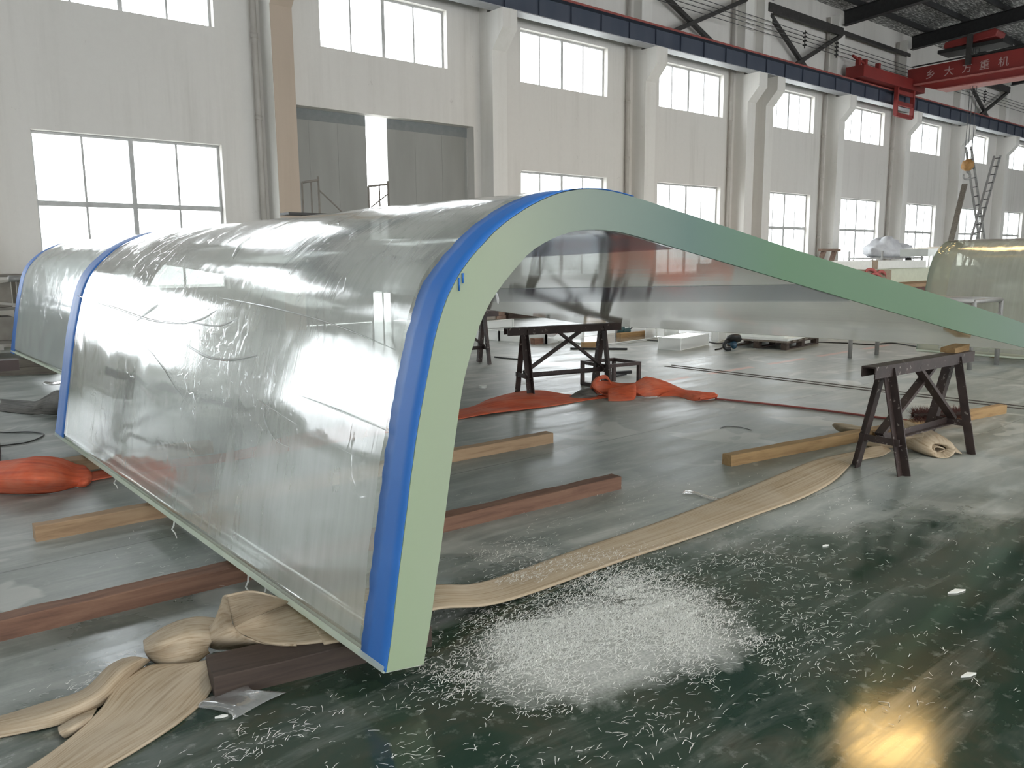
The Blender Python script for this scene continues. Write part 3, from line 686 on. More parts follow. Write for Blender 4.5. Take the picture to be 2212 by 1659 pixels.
        for i in range(1, imx):
            row = []
            for j in range(NJ):
                y = fy0+(fy1-fy0)*j/(NJ-1)
                v = Vector((O[i][0]*2, y*1.1, O[i][1]*2))
                h = .008+.012*max(0, noise.noise(v*1.5))+.006*noise.noise(v*4.1)*max(0, noise.noise(v*.6)+.2)
                row.append(pt(O[i], y, max(h, .0045), nr[i]))
            rows.append(row)
        m = MB().grid(rows); o = m.build('protective_film', filmmat, root, smooth=True); tag(o, 'wrinkled clear film over the bend')
    return root
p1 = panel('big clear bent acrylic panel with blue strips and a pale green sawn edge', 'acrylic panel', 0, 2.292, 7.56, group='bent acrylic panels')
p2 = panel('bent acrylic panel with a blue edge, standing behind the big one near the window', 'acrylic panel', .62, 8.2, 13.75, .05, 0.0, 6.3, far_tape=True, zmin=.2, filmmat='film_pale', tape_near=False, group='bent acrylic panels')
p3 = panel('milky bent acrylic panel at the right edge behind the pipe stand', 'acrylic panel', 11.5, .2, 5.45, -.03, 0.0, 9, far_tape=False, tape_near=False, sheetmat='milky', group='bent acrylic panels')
# paint drips on the green edge and hanging shreds of film
for x, y0_, y1_ in ((992, 600, 628), (1000, 590, 612)):
    a = aY(x, y0_, 2.288); b = aY(x, y1_, 2.288); MB().tube([a, b], [.005, .003], 6).build('paint_drip', 'blue', p1, smooth=True)
for yy, ln in ((3.35, .11), (3.55, .15), (4.6, .13), (5.8, .1), (3.2, .06)):
    pts = [Vector((1.37+.01*math.sin(k*1.7), yy+.012*math.sin(k*2.3), .13-ln*k/5)) for k in range(6)]
    MB().tube(pts, [.006, .005, .005, .004, .004, .002], 5).build('film_shred', 'shaving', p1)
m = MB(); patch(m, [[aY(1068, 628, 2.6), aY(1075, 632, 2.6)], [aY(1072, 645, 2.6), aY(1079, 650, 2.6)], [aY(1074, 655, 2.6), aY(1077, 657, 2.6)]], 8, 4)
m.build('film_shred', 'scrap', p1, smooth=True, solid=.001)

# long creases and stray folds of the film on the big panel
PO = resamp(OUT, 300)
def on_panel(px, py, lift=.012):
    d = ray(px, py); best = None
    for i in range(len(PO)-1):
        (x0, z0), (x1, z1) = PO[i], PO[i+1]; nx, nz = -(z1-z0), (x1-x0)
        den = d.x*nx+d.z*nz
        if abs(den) < 1e-9: continue
        t = ((x0-CAM.x)*nx+(z0-CAM.z)*nz)/den; p = CAM+d*t
        u = ((p.x-x0)*(x1-x0)+(p.z-z0)*(z1-z0))/((x1-x0)**2+(z1-z0)**2)
        if -.01 <= u <= 1.01 and t > 0 and (best is None or t < best[0]):
            L = math.hypot(nx, nz); best = (t, p+Vector((nx, 0, nz))*(lift/L))
    return best[1] if best else None
for pts, r in ((((172, 640), (250, 665), (330, 692), (400, 700)), .009), (((300, 694), (330, 670), (345, 660)), .010), (((400, 700), (440, 690), (472, 672)), .006), (((405, 745), (450, 770), (500, 778), (560, 768)), .008),
               (((480, 645), (600, 668), (720, 700), (860, 757)), .004), (((250, 700), (300, 735), (340, 770)), .004), (((385, 690), (470, 705), (520, 688)), .005), (((560, 862), (660, 925), (800, 1000)), .0035), (((640, 850), (720, 880), (840, 930)), .0035),
               (((330, 760), (360, 800), (385, 840), (400, 860)), .004), (((590, 860), (575, 900), (600, 950), (640, 970)), .003), (((505, 560), (520, 535), (545, 515)), .006)):
    q = [on_panel(*p) for p in pts]
    if all(q): MB().tube(cr(q, 24), [r*(.35+.65*math.sin(PI*(i+.5)/24)) for i in range(24)], 6).build('film_crease', 'crease', p1, smooth=True)

# ================================================================== SAWHORSES
def sawhorse(loc, rz, label):
    root = thing('sawhorse', label, 'sawhorse', (0, 0, 0), 'steel sawhorses')
    H = .79; hx = .54; w = .066
    bm_ = MB()
    bm_.box(-.76, .76, -.052, .052, H-.012, H).box(-.76, .76, -.052, -.042, H-.085, H-.012).box(-.76, .76, .042, .052, H-.075, H-.012)
    bm_.build('top_beam', 'saw', root)
    for sx in (-1, 1):
        for sy in (-1, 1):
            MB().angle((sx*hx, sy*.19, 0), (sx*hx, sy*.03, H-.03), w, .009, sx*sy, up=(sx, 0, 0)).build('leg', 'saw', root)
        MB().angle((sx*hx, -.15, .24), (sx*hx, .15, .24), .05, .008).build('end_rung', 'saw', root)
    MB().angle((-hx, 0, .24), (hx, 0, .24), .05, .008).build('stretcher', 'saw', root)
    MB().bar((-hx+.02, .02, .27), (.28, .02, H-.05), .025, .066, (0, 1, 0)).build('diagonal_brace', 'saw', root)
    MB().bar((hx-.02, -.02, .27), (-.12, -.02, H-.05), .025, .066, (0, 1, 0)).build('diagonal_brace', 'saw', root)
    root.location = loc; root.rotation_euler = (0, 0, rz); return root
s1 = sawhorse((6.25, 2.60, 0), math.radians(-3), 'dark steel sawhorse at the right under the low edge of the big panel')
s2 = dup(s1, (6.5, 6.73, 0), 'dark steel sawhorse in the middle beside the small box frame', math.radians(-13.5))
s3 = dup(s1, (.38, 7.6, 0), 'dark steel sawhorse cut off by the left edge of the photo', math.radians(-8))
s4 = dup(s1, (6.98, 9.62, 0), 'dark steel sawhorse half hidden behind the green edge of the big panel', math.radians(-12))
o = MB().prism([(6.72, .791), (7.0, .791), (7.0, .842), (6.72, .828)], 'y', 2.55, 2.66).build('wooden_wedge', 'wood_yel'); tag(o, 'thin wooden packing wedge on the right sawhorse under the panel', 'wedge')

# low box frame
c = [F(1262, 836), F(1370, 826)]
bx = thing('box_stand', 'small dark red welded box frame stand beside the middle sawhorse', 'stand', (7.15, 6.75, 0))
import mathutils
def framebox(root, cx, cy, L, W, H, t, rz, mat, legs='leg'):
    R = Matrix.Rotation(rz, 3, 'Z')
    def T(x, y, z): return R @ Vector((x, y, z)) + Vector((cx, cy, 0))
    for sx in (-1, 1):
        for sy in (-1, 1): MB().bar(T(sx*L/2, sy*W/2, 0), T(sx*L/2, sy*W/2, H-t), t, t, R @ Vector((1, 0, 0))).build(legs, mat, root)
    m = MB()
    for sy in (-1, 1): m.bar(T(-L/2-t/2, sy*W/2, H-t/2), T(L/2+t/2, sy*W/2, H-t/2), t, t)
    for sx in (-1, 1): m.bar(T(sx*L/2, -W/2, H-t/2), T(sx*L/2, W/2, H-t/2), t, t)
    m.build('top_frame', mat, root)
    m = MB()
    m.bar(T(-L/2, -W/2, t/2), T(-L/2, W/2, t/2), t, t)
    m.build('foot_rail', mat, root)
framebox(bx, 7.30, 6.74, .50, .48, .30, .04, math.radians(-8), 'sawsteel')

# ================================================================== TIMBERS
def timber(a, b, w, h, mat, label, group='loose timbers on the floor', z0=0, name='timber'):
    a = Vector((a[0], a[1], z0)); b = Vector((b[0], b[1], z0)); L = (b-a).length; ang = math.atan2(b.y-a.y, b.x-a.x)
    n = max(8, int(L/.06)); rows = []
    seed = a.x*3.1+b.y
    m = MB(); vs = []
    for i in range(n+1):
        x = L*i/n; j1 = .006*noise.noise(Vector((x*5, seed, 0))); j2 = .006*noise.noise(Vector((x*6, seed, 4)))
        ch = .004
        for (y, z) in ((-w/2, 0), (w/2, 0), (w/2, h-ch+j2), (w/2-ch, h+j2), (-w/2+ch, h+j1), (-w/2, h-ch+j1)): vs.append((x, y+.003*noise.noise(Vector((x*2, y*9, seed))), z))
    q = 6
    fs = [(i*q+k, i*q+(k+1) % q, (i+1)*q+(k+1) % q, (i+1)*q+k) for i in range(n) for k in range(q)] + [tuple(range(q-1, -1, -1)), tuple(n*q+k for k in range(q))]
    m.add(vs, fs); o = m.build(name, mat); o.location = a; o.rotation_euler = (0, 0, ang)
    return tag(o, label, 'timber', group)
timber((-.35, 3.87), (3.99, 3.62), .10, .088, 'wood_red', 'long reddish brown timber running under the big panel, nearest of the two')
timber((.76, 5.10), (4.60, 4.945), .10, .088, 'wood_tan', 'long tan timber running under the big panel, second from the camera')
timber((5.05, 3.47), (8.80, 2.86), .09, .085, 'wood_yel', 'long pale yellow timber passing behind the right sawhorse')
timber((.55, 6.78), (2.3, 6.58), .16, .09, 'wood_tan', 'pale board behind the left orange sling bundle')
timber((.93, 2.83), (1.75, 2.66), .20, .085, 'wood_dark', 'dark packing timber under the near bottom corner of the big panel')
for (a, b, w, h, z, mat, lab) in (((1.75, 13.3), (2.45, 13.0), .3, .11, 0, 'wood_grey', 'grey packing block at the bottom of the stack under the rear panel'),
                                  ((1.75, 13.32), (2.40, 13.04), .28, .10, .11, 'wood_grey', 'grey packing block on top of the stack under the rear panel')):
    timber(a, b, w, h, mat, lab, 'packing blocks under the rear panel', z)
timber(F(0, 803), F(14, 800), .2, .13, 'wood_grey', 'small pale wood piece beside the packing blocks at left edge', 'packing blocks under the rear panel')
for p, q, mat, lab in (((1258, 753), (1300, 751), 'wood_yel', 'short pale wood block behind the middle sawhorse'), ((1336, 732), (1405, 725), 'wood_yel', 'short pale timber beside the teal saw'),
                       ((1150, 744), (1178, 741), 'wood_red', 'short brown block under the beam of the middle sawhorse'), ((2144, 773), (2194, 770), 'wood_tan', 'short brown timber on the floor beyond the right sawhorse')):
    timber(F(*p), F(*q), .12, .11, mat, lab)

# ================================================================== STRAPS AND SLINGS
# long beige lifting strap
st = MB()
low = [(700, 1392, .093), (800, 1370, .093), (935, 1318, .10), (1050, 1308, .045), (1150, 1281, .015), (1340, 1213, .008), (1500, 1160, .008), (1640, 1110, .008), (1735, 1075, .01), (1800, 1040, .01), (1838, 1003, .012)]
upp = [(640, 1292, .095), (760, 1275, .095), (940, 1264, .10), (1020, 1262, .06), (1100, 1240, .015), (1250, 1186, .008), (1400, 1136, .008), (1560, 1076, .008), (1690, 1022, .03), (1765, 993, .03), (1850, 975, .02)]
lp, up_ = PX(*low), PX(*upp)
patch(st, [[a, a.lerp(b, .35)+Vector((0, 0, .002)), a.lerp(b, .7), b] for a, b in zip(lp, up_)], 110, 12)
# lap end turned over under the sawhorse
patch(st, [PX((1838, 1003, .012), (1850, 975, .02)), PX((1868, 992, .006), (1880, 966, .035)), PX((1905, 985, .006), (1905, 962, .03)), PX((1925, 974, .006), (1910, 960, .012))], 16, 8)
# open cone where it rolls over
patch(st, [PX((506, 1354, .12), (498, 1322, .22), (489, 1286, .31)), PX((560, 1328, .14), (552, 1304, .22), (540, 1277, .30)), PX((596, 1313, .13), (595, 1300, .20), (592, 1288, .25)), PX((625, 1303, .10), (627, 1302, .102), (628, 1301, .104))], 22, 14)
patch(st, [PX((506, 1354, .12), (512, 1362, .11), (522, 1370, .10)), PX((560, 1328, .14), (568, 1360, .105), (578, 1390, .095)), PX((625, 1303, .10), (636, 1348, .097), (645, 1392, .093)), PX((690, 1285, .097), (705, 1330, .095), (712, 1385, .092))], 24, 14)
patch(st, [PX((489, 1286, .31), (498, 1322, .22), (506, 1354, .12), (535, 1378, .10), (590, 1392, .09), (640, 1393, .10)),
           PX((482, 1290, .29), (478, 1322, .22), (486, 1360, .12), (520, 1384, .08), (575, 1396, .06), (640, 1396, .08)),
           PX((474, 1330, .19), (458, 1352, .13), (455, 1378, .09), (478, 1390, .05), (540, 1398, .03), (620, 1400, .05)),
           PX((466, 1345, .12), (445, 1362, .10), (443, 1384, .05), (460, 1400, .01), (500, 1402, .01), (600, 1403, .03))], 30, 24)
# twisted body
patch(st, [PX((482, 1338, .10), (470, 1365, .10), (450, 1398, .05), (452, 1410, .02)),
           PX((420, 1334, .10), (410, 1365, .13), (405, 1405, .07), (412, 1436, .01)),
           PX((360, 1352, .08), (352, 1385, .12), (350, 1415, .06), (360, 1440, .01)),
           PX((310, 1385, .04), (312, 1400, .07), (318, 1415, .05), (325, 1425, .01))], 26, 20)
# broad flat leaf lying on the floor
patch(st, [PX((478, 1408, .05), (470, 1420, .07), (420, 1432, .05), (370, 1436, .03)),
           PX((474, 1450, .02), (430, 1462, .03), (360, 1455, .03), (318, 1440, .03)),
           PX((448, 1505, .006), (370, 1520, .014), (300, 1500, .02), (255, 1480, .035)),
           PX((395, 1555, .006), (320, 1565, .012), (250, 1550, .016), (215, 1535, .03)),
           PX((310, 1612, .006), (240, 1612, .012), (180, 1600, .014), (145, 1600, .02)),
           PX((225, 1662, .006), (150, 1670, .01), (90, 1670, .012), (40, 1672, .016)),
           PX((160, 1700, .006), (90, 1705, .01), (20, 1708, .012), (-40, 1705, .016))], 46, 20)
# upper band
patch(st, [PX((325, 1425, .03), (310, 1422, .07), (285, 1420, .06), (262, 1425, .01)),
           PX((285, 1462, .02), (265, 1450, .08), (245, 1440, .07), (232, 1442, .01)),
           PX((225, 1520, .012), (205, 1505, .06), (190, 1495, .05), (178, 1492, .01)),
           PX((130, 1565, .008), (110, 1545, .04), (95, 1528, .03), (85, 1522, .008)),
           PX((0, 1593, .006), (0, 1570, .02), (0, 1555, .02), (0, 1548, .006)),
           PX((-90, 1610, .006), (-90, 1590, .02), (-90, 1575, .02), (-90, 1566, .006))], 36, 16)
# small tucked fold
patch(st, [PX((210, 1530, .015), (200, 1548, .03), (190, 1566, .01)), PX((165, 1548, .02), (160, 1568, .045), (160, 1585, .008)), PX((126, 1572, .015), (128, 1583, .03), (140, 1594, .006))], 14, 10)
o = st.build('lifting_strap', 'strap', smooth=True, solid=.007)
tag(o, 'long beige canvas lifting strap running under the big panel and crumpled at left', 'strap')
# second beige strap, rolled up beneath the right sawhorse
r2 = MB()
patch(r2, [PX((1798, 918, .05), (1810, 930, .02), (1840, 940, .01)), PX((1805, 914, .09), (1830, 925, .08), (1860, 938, .03)), PX((1840, 918, .06), (1870, 925, .09), (1895, 940, .03)), PX((1880, 930, .02), (1900, 940, .04), (1915, 950, .01))], 18, 10)
patch(r2, [PX((1868, 962, .01), (1885, 948, .05), (1900, 938, .09), (1925, 935, .10)), PX((1895, 967, .01), (1915, 952, .08), (1935, 942, .12), (1955, 936, .12)),
           PX((1940, 968, .01), (1950, 955, .07), (1965, 942, .13), (1980, 930, .14)), PX((1985, 972, .01), (1990, 955, .08), (1995, 940, .15), (1990, 925, .18))], 26, 16)
hr_ = Vector((_r.x, _r.y, 0)).normalized(); fd_ = Vector((_f.x, _f.y, 0)).normalized(); c0 = F(2030, 986)
def ring(bk, lf, zc, a, b, n=26, tilt=0.0, k=.0):
    c = c0 + fd_*bk - hr_*lf + Vector((0, 0, zc)); out = []
    for i in range(n):
        th = 2*PI*i/(n-1); q = 1+k*math.sin(3*th+1)
        p = c + hr_*(a*q*math.cos(th)) + Vector((0, 0, b*q*math.sin(th))) + fd_*(tilt*math.sin(th)); p.z = max(p.z, .006); out.append(p)
    return out
patch(r2, [ring(.03, -.005, .058, .050, .028, k=.1, tilt=.03), ring(-.01, 0, .056, .085, .046, k=.08, tilt=.05), ring(.02, .0, .066, .118, .062, k=.05, tilt=.08), ring(.10, .02, .082, .135, .080, k=.05, tilt=.10), ring(.20, .06, .10, .12, .094, k=.06, tilt=.10), ring(.30, .12, .115, .075, .10, tilt=.06), ring(.36, .17, .13, .03, .085, tilt=.03)], 40, 26)
patch(r2, [ring(.0, .01, .052, .040, .022, k=.2), ring(.12, .02, .06, .036, .022, k=.2)], 6, 20)
patch(r2, [[c0+hr_*.09+fd_*.02+Vector((0, 0, .05)), c0+hr_*.11+fd_*.06+Vector((0, 0, .08))], [c0+hr_*.14+fd_*.03+Vector((0, 0, .025)), c0+hr_*.17+fd_*.10+Vector((0, 0, .05))], [c0+hr_*.20+fd_*.05+Vector((0, 0, .008)), c0+hr_*.21+fd_*.10+Vector((0, 0, .012))]], 12, 6)
patch(r2, [PX((1960, 925, .05), (1945, 932, .05)), PX((1985, 922, .12), (1975, 935, .08)), PX((2005, 928, .13), (1992, 945, .06)), PX((2015, 938, .06), (2010, 955, .01))], 14, 8)
o = r2.build('canvas_strap', 'strap', smooth=True, solid=.006); tag(o, 'beige canvas strap rolled and crumpled under the right sawhorse', 'strap')
# orange sling
og = MB()
patch(og, [PX((560, 985, .004), (575, 965, .006), (590, 950, .004)), PX((780, 945, .004), (790, 925, .006), (800, 908, .004)), PX((993, 905, .006), (993, 893, .01), (996, 884, .006)), PX((1060, 893, .02), (1055, 872, .05), (1058, 862, .03)), PX((1120, 886, .012), (1110, 862, .05), (1112, 848, .05)),
           PX((1185, 878, .008), (1175, 860, .04), (1165, 843, .06)), PX((1240, 869, .006), (1235, 858, .02), (1225, 852, .03)), PX((1285, 862, .006), (1280, 858, .01), (1275, 855, .01)), PX((1340, 858, .006), (1335, 854, .02), (1330, 850, .02))], 70, 12)
# folds on the right of it
patch(og, [PX((1320, 858, .0), (1296, 848, .06), (1283, 832, .13)), PX((1300, 850, .03), (1278, 832, .13), (1290, 818, .19)), PX((1285, 830, .12), (1292, 814, .20), (1308, 810, .21)), PX((1312, 812, .2), (1318, 822, .15), (1320, 830, .12))], 18, 12)
patch(og, [PX((1277, 830, .13), (1275, 845, .06), (1290, 850, .02)), PX((1300, 822, .15), (1298, 842, .06), (1310, 851, .01)), PX((1345, 828, .11), (1345, 845, .05), (1350, 852, .01)), PX((1385, 826, .11), (1388, 842, .06), (1390, 856, .005))], 20, 12)
patch(og, [PX((1314, 866, .004), (1313, 850, .06), (1314, 840, .09)), PX((1345, 866, .004), (1345, 845, .08), (1345, 834, .12)), PX((1369, 863, .004), (1370, 845, .08), (1370, 828, .14)), PX((1374, 850, .03), (1376, 840, .08), (1374, 828, .13))], 20, 12)
patch(og, [PX((1370, 828, .14), (1372, 845, .07), (1390, 857, .005)), PX((1385, 818, .17), (1395, 838, .10), (1420, 856, .005)), PX((1400, 814, .18), (1425, 832, .10), (1450, 854, .005)), PX((1440, 825, .10), (1465, 838, .06), (1485, 852, .006)), PX((1475, 843, .02), (1495, 848, .02), (1510, 853, .006))], 24, 12)
patch(og, [PX((1420, 857, .005), (1440, 847, .05), (1470, 842, .06)), PX((1465, 857, .005), (1480, 848, .05), (1500, 844, .06)), PX((1500, 866, .004), (1508, 856, .05), (1520, 847, .07)), PX((1548, 860, .01), (1550, 853, .04), (1540, 848, .055))], 18, 10)
patch(og, [PX((1500, 866, .004), (1512, 862, .03), (1505, 855, .045)), PX((1525, 863, .004), (1530, 858, .04), (1522, 849, .06)), PX((1545, 860, .006), (1550, 855, .04), (1543, 848, .05))], 10, 8)
# left bundle
patch(og, [PX((-40, 1062, .004), (-40, 1035, .10), (-40, 1005, .14), (-30, 1000, .10)), PX((25, 1067, .004), (20, 1035, .14), (25, 1000, .19), (40, 992, .14)), PX((75, 1067, .004), (72, 1035, .15), (72, 998, .21), (85, 986, .17)), PX((120, 1063, .004), (118, 1035, .12), (122, 1005, .17), (130, 990, .14)),
           PX((158, 1053, .004), (160, 1038, .06), (160, 1018, .10), (165, 1003, .10)), PX((188, 1046, .01), (195, 1035, .05), (193, 1020, .08), (182, 1006, .08)), PX((196, 1035, .02), (198, 1030, .03), (196, 1022, .04), (190, 1015, .03))], 40, 20)
patch(og, [PX((150, 1050, .006), (150, 1035, .05), (175, 1022, .075)), PX((180, 1052, .006), (185, 1040, .05), (190, 1028, .07)), PX((196, 1042, .02), (198, 1035, .04), (197, 1028, .05))], 12, 10)
patch(og, [PX((190, 1040, .01), (195, 1020, .02)), PX((330, 1015, .005), (340, 997, .005)), PX((480, 998, .004), (490, 978, .004)), PX((600, 978, .004), (605, 952, .004))], 30, 6)
o = og.build('orange_sling', 'sling', smooth=True, solid=.006); tag(o, 'dusty orange lifting sling, bundled at left and flat beyond the big panel', 'sling')
m = MB(); patch(m, [PX((1225, 862, .006), (1240, 850, .05), (1255, 842, .05)), PX((1255, 862, .006), (1265, 848, .07), (1275, 838, .09)), PX((1290, 858, .006), (1290, 852, .04), (1285, 846, .05))], 14, 10)
o = m.build('grey_rag', 'rag', smooth=True, solid=.004); tag(o, 'small grey rag tucked against the orange folds', 'rag')
# dark rag at left
m = MB()
patch(m, [PX((-20, 885, .01), (0, 872, .06), (0, 862, .05)), PX((45, 893, .006), (45, 878, .06), (60, 866, .06)), PX((75, 895, .006), (72, 880, .08), (80, 866, .12)), PX((95, 895, .006), (95, 872, .12), (100, 855, .2)), PX((125, 896, .006), (125, 870, .18), (125, 843, .26)), PX((170, 896, .006), (165, 872, .16), (160, 850, .2))], 34, 14)
o = m.build('dark_cloth', 'rag', smooth=True, solid=.006); tag(o, 'dark grey cloth heap beside the far blue edge of the big panel', 'cloth')
m = MB(); patch(m, [PX((92, 829, .005), (97, 824, .01)), PX((110, 831, .006), (115, 825, .012)), PX((130, 829, .005), (135, 822, .01))], 10, 5)
o = m.build('film_offcut', 'scrap', smooth=True, solid=.002); tag(o, 'thin film offcut on the floor left of the big panel', 'offcut')

# ================================================================== CABLES, RODS
def cable(pts, r, mat, label, name='cable', cat='cable', group=None, n=60):
    o = MB().tube(cr(pts, n), r, 7).build(name, mat, smooth=True); return tag(o, label, cat, group)
cable(PX((-40, 930, .008), (10, 934, .008), (60, 933, .008), (90, 936, .008), (92, 942, .008), (60, 955, .008), (10, 962, .008), (-40, 968, .008)), .006, 'black', 'black cable loop on the floor at the left edge')
cable(PX((1545, 861, .012), (1700, 877, .012), (1800, 889, .012), (1900, 902, .012), (1960, 908, .012)), .011, 'railred', 'reddish hose from the orange sling towards the right sawhorse', 'hose', 'hose')
cable(PX((1068, 771, .01), (1120, 776, .01), (1140, 775, .01)), .012, 'rope', 'thin dark rod on the floor left of the middle sawhorse', 'steel_rod', 'rod')
cable(PX((1232, 753, .015), (1355, 754, .015)), .022, 'black', 'straight black rod on the floor behind the middle sawhorse', 'steel_rod', 'rod')
cable(PX((1300, 722, .008), (1320, 726, .008), (1312, 730, .008), (1330, 728, .008), (1380, 733, .008), (1440, 738, .008)), .008, 'black', 'thin dark cable curling beside the teal saw')
cable(PX((1530, 738, .01), (1550, 742, .01), (1568, 741, .01), (1558, 752, .01), (1545, 755, .01)), .012, 'black', 'black power cable of the blue circular saw')
cable(PX((1765, 739, .01), (1830, 741, .01), (1880, 744, .01), (1930, 741, .01), (2000, 752, .01), (2060, 760, .01), (2150, 763, .01), (2240, 775, .01)), .01, 'black', 'black cable lying beyond the right sawhorse')
cable(PX((1555, 925, .004), (1570, 921, .004), (1600, 923, .004), (1623, 929, .004)), .003, 'rope', 'thin bent wire on the floor left of the pale timber', 'wire', 'wire')
for x, lab in ((9.17, 'left'), (9.33, 'right')):
    o = MB().box(x-.018, x+.018, 1.0, 7.4, 0, .006).build('floor_rail', simple('rail_groove_rust', (.06, .05, .045), (.10, .085, .075), .7)); tag(o, 'dark narrow rail set in the floor, the %s one of the pair' % ('nearer' if lab == 'left' else 'farther'), 'rail', 'narrow rails in the floor')
m = MB()
patch(m, [PX((1473, 1066, .004), (1480, 1060, .006)), PX((1495, 1066, .006), (1497, 1061, .008)), PX((1520, 1074, .006), (1523, 1069, .008)), PX((1560, 1086, .005), (1566, 1080, .006))], 20, 4)
o = m.build('clear_strip', 'scrap', smooth=True, solid=.003); tag(o, 'narrow strip of clear film on the floor above the beige strap', 'film')
m = MB()
patch(m, [PX((425, 1528, .004), (435, 1515, .02), (455, 1505, .012), (535, 1480, .03)), PX((470, 1535, .006), (480, 1520, .03), (500, 1505, .02), (545, 1490, .05)), PX((500, 1545, .006), (508, 1530, .03), (530, 1512, .03), (570, 1492, .03)), PX((500, 1556, .004), (530, 1540, .02), (575, 1515, .02), (620, 1495, .01))], 30, 16)
o = m.build('film_scrap', 'scrap', smooth=True, solid=.001); tag(o, 'crumpled scrap of clear plastic film below the dark packing timber', 'plastic scrap')
for (px, py), s, lab in (((2064, 1279), .05, 'small pale acrylic chip on the dark floor at right'), ((2090, 1460), .035, 'tiny pale acrylic chip near the bottom right of the floor'), ((478, 1550), .02, 'tiny white chip below the plastic scrap'), ((1783, 1180), .02, 'tiny white chip below the right sawhorse')):
    c = F(px, py); m = MB().prism([(c.x-s, c.y+s*.3), (c.x-s*.2, c.y-s*.25), (c.x+s, c.y-s*.5), (c.x+s*.4, c.y+s*.2)], 'z', 0.001, .008)
    o = m.build('acrylic_chip', 'shaving'); tag(o, lab, 'chip', 'loose acrylic chips')
c = F(1108, 835); o = MB().tube([c, c+Vector((0, 0, .03))], .05, 16).build('tape_roll', 'slabwhite'); 
o = tag(o, 'small white ring lying on the floor left of the middle sawhorse', 'ring')
o.location = F(1043, 838)-c
# tools beside the box stand
m = MB(); b = F(1345, 812)
hd = thing('clamp_tool', 'black hand tool lying under the box stand', 'tool', F(1330, 810))
MB().bar(F(1322, 806, .03), F(1365, 803, .05), .06, .04).build('tool_body', 'black', hd, bev=.008)
MB().bar(F(1300, 822, .01), F(1330, 808, .03), .02, .02).bar(F(1330, 812, .02), F(1352, 808, .02), .03, .02).build('tool_arm', 'black', hd)

# brush
br = thing('coir_brush', 'reddish brown bristle brush head lying under the right sawhorse on the pale timber', 'brush', F(2020, 900))
a, b = F(1972, 896, .15), F(2085, 893, .12)
MB().tube([a, b], .02, 8).build('brush_core', 'wood_dark', br)
m = MB(); ax = (b-a)
for i in range(2600):
    t = random.random(); p = a+ax*t; d = Vector((random.gauss(0, .35), random.gauss(0, 1), random.gauss(0, 1))).normalized()
    L = random.uniform(.06, .10); e = p+d*L
    e.z = max(e.z, .004)
    sd = d.cross(Vector((.3, .5, .8))).normalized()*.003
    m.add([p-sd, p+sd, e], [(0, 1, 2)])
o = m.build('bristles', 'bristle', br); o['kind'] = 'stuff'

# ================================================================== SHAVINGS
m = MB(); rnd = random.Random(3)
def sliver(c, L, th, z):
    d = Vector((math.cos(th), math.sin(th), 0)); s = Vector((-d.y, d.x, 0))*rnd.uniform(.0006, .0012)
    k = rnd.gauss(0, .10)*L; h = rnd.uniform(0, .006)
    p0 = c - d*L/2; p1 = c + s*(k/.002*.0) + Vector((-d.y, d.x, 0))*k*.4 + Vector((0, 0, h)); p2 = c + d*L/2 + Vector((0, 0, rnd.uniform(0, .004)))
    vs = []
    for p in (p0, p1, p2): vs += [p-s+Vector((0, 0, z)), p+s+Vector((0, 0, z))]
    m.add(vs, [(0, 1, 3, 2), (2, 3, 5, 4)])
SWEEP = [(*F(1378, 1303)[:2], .10, .045), (*F(1272, 1442)[:2], .05, .04), (*F(1400, 1425)[:2], .03, .075), (*F(1290, 1388)[:2], .07, .012), (*F(1190, 1432)[:2], .035, .015), (*F(1140, 1470)[:2], .02, .03)]
def cluster(px, py, sx, sy, n, rot=0, z=0.002, L=(.008, .030)):
    c = F(px, py); R = Matrix.Rotation(rot, 3, 'Z')
    for _ in range(n):
        o = R @ Vector((rnd.gauss(0, sx), rnd.gauss(0, sy), 0)); p = c+o
        if noise.noise(p*3.0) < -.1 and rnd.random() < (.85 if n < 1000 else .45): continue
        skip = False
        for ex, ey, ea, eb in SWEEP:
            u, v_ = (p.x-ex)*.82-(p.y-ey)*.57, (p.x-ex)*.57+(p.y-ey)*.82
            q = (u/ea)**2+(v_/eb)**2
            if (ea > .075 and .45 < q < 1) or (ea <= .075 and q < 1): skip = True
        if skip and rnd.random() < .93: continue
        sliver(p, rnd.uniform(*L)*(1.3 if n < 450 and z < .004 else 1), rnd.gauss(-.1, .75), z+rnd.uniform(0, .005))
cluster(1260, 1340, .26, .17, 6500, -.3); cluster(1400, 1330, .20, .14, 4200, -.3); cluster(1130, 1400, .17, .13, 2800); cluster(1330, 1260, .22, .12, 2600, -.2)
cluster(1480, 1360, .16, .07, 1500, -.2); cluster(1560, 1390, .14, .06, 700, -.2); cluster(1020, 1450, .12, .09, 650); cluster(1250, 1480, .32, .12, 700); cluster(1600, 1420, .25, .12, 500)
cluster(1150, 1560, .30, .14, 220); cluster(1450, 1540, .28, .15, 260); cluster(1700, 1380, .4, .22, 260); cluster(1900, 1350, .4, .3, 200); cluster(700, 1600, .22, .16, 260); cluster(560, 1620, .1, .08, 80)
cluster(1650, 1230, .35, .25, 330); cluster(1500, 1250, .25, .15, 420); cluster(1300, 1100, .6, .4, 350); cluster(1120, 1190, .15, .1, 260); cluster(300, 1440, .16, .09, 260); cluster(500, 1180, .4, .3, 200); cluster(1800, 1100, .5, .4, 260)
cluster(1250, 1215, .2, .05, 350, -.3, .014); cluster(1130, 1260, .12, .04, 200, -.3, .03)
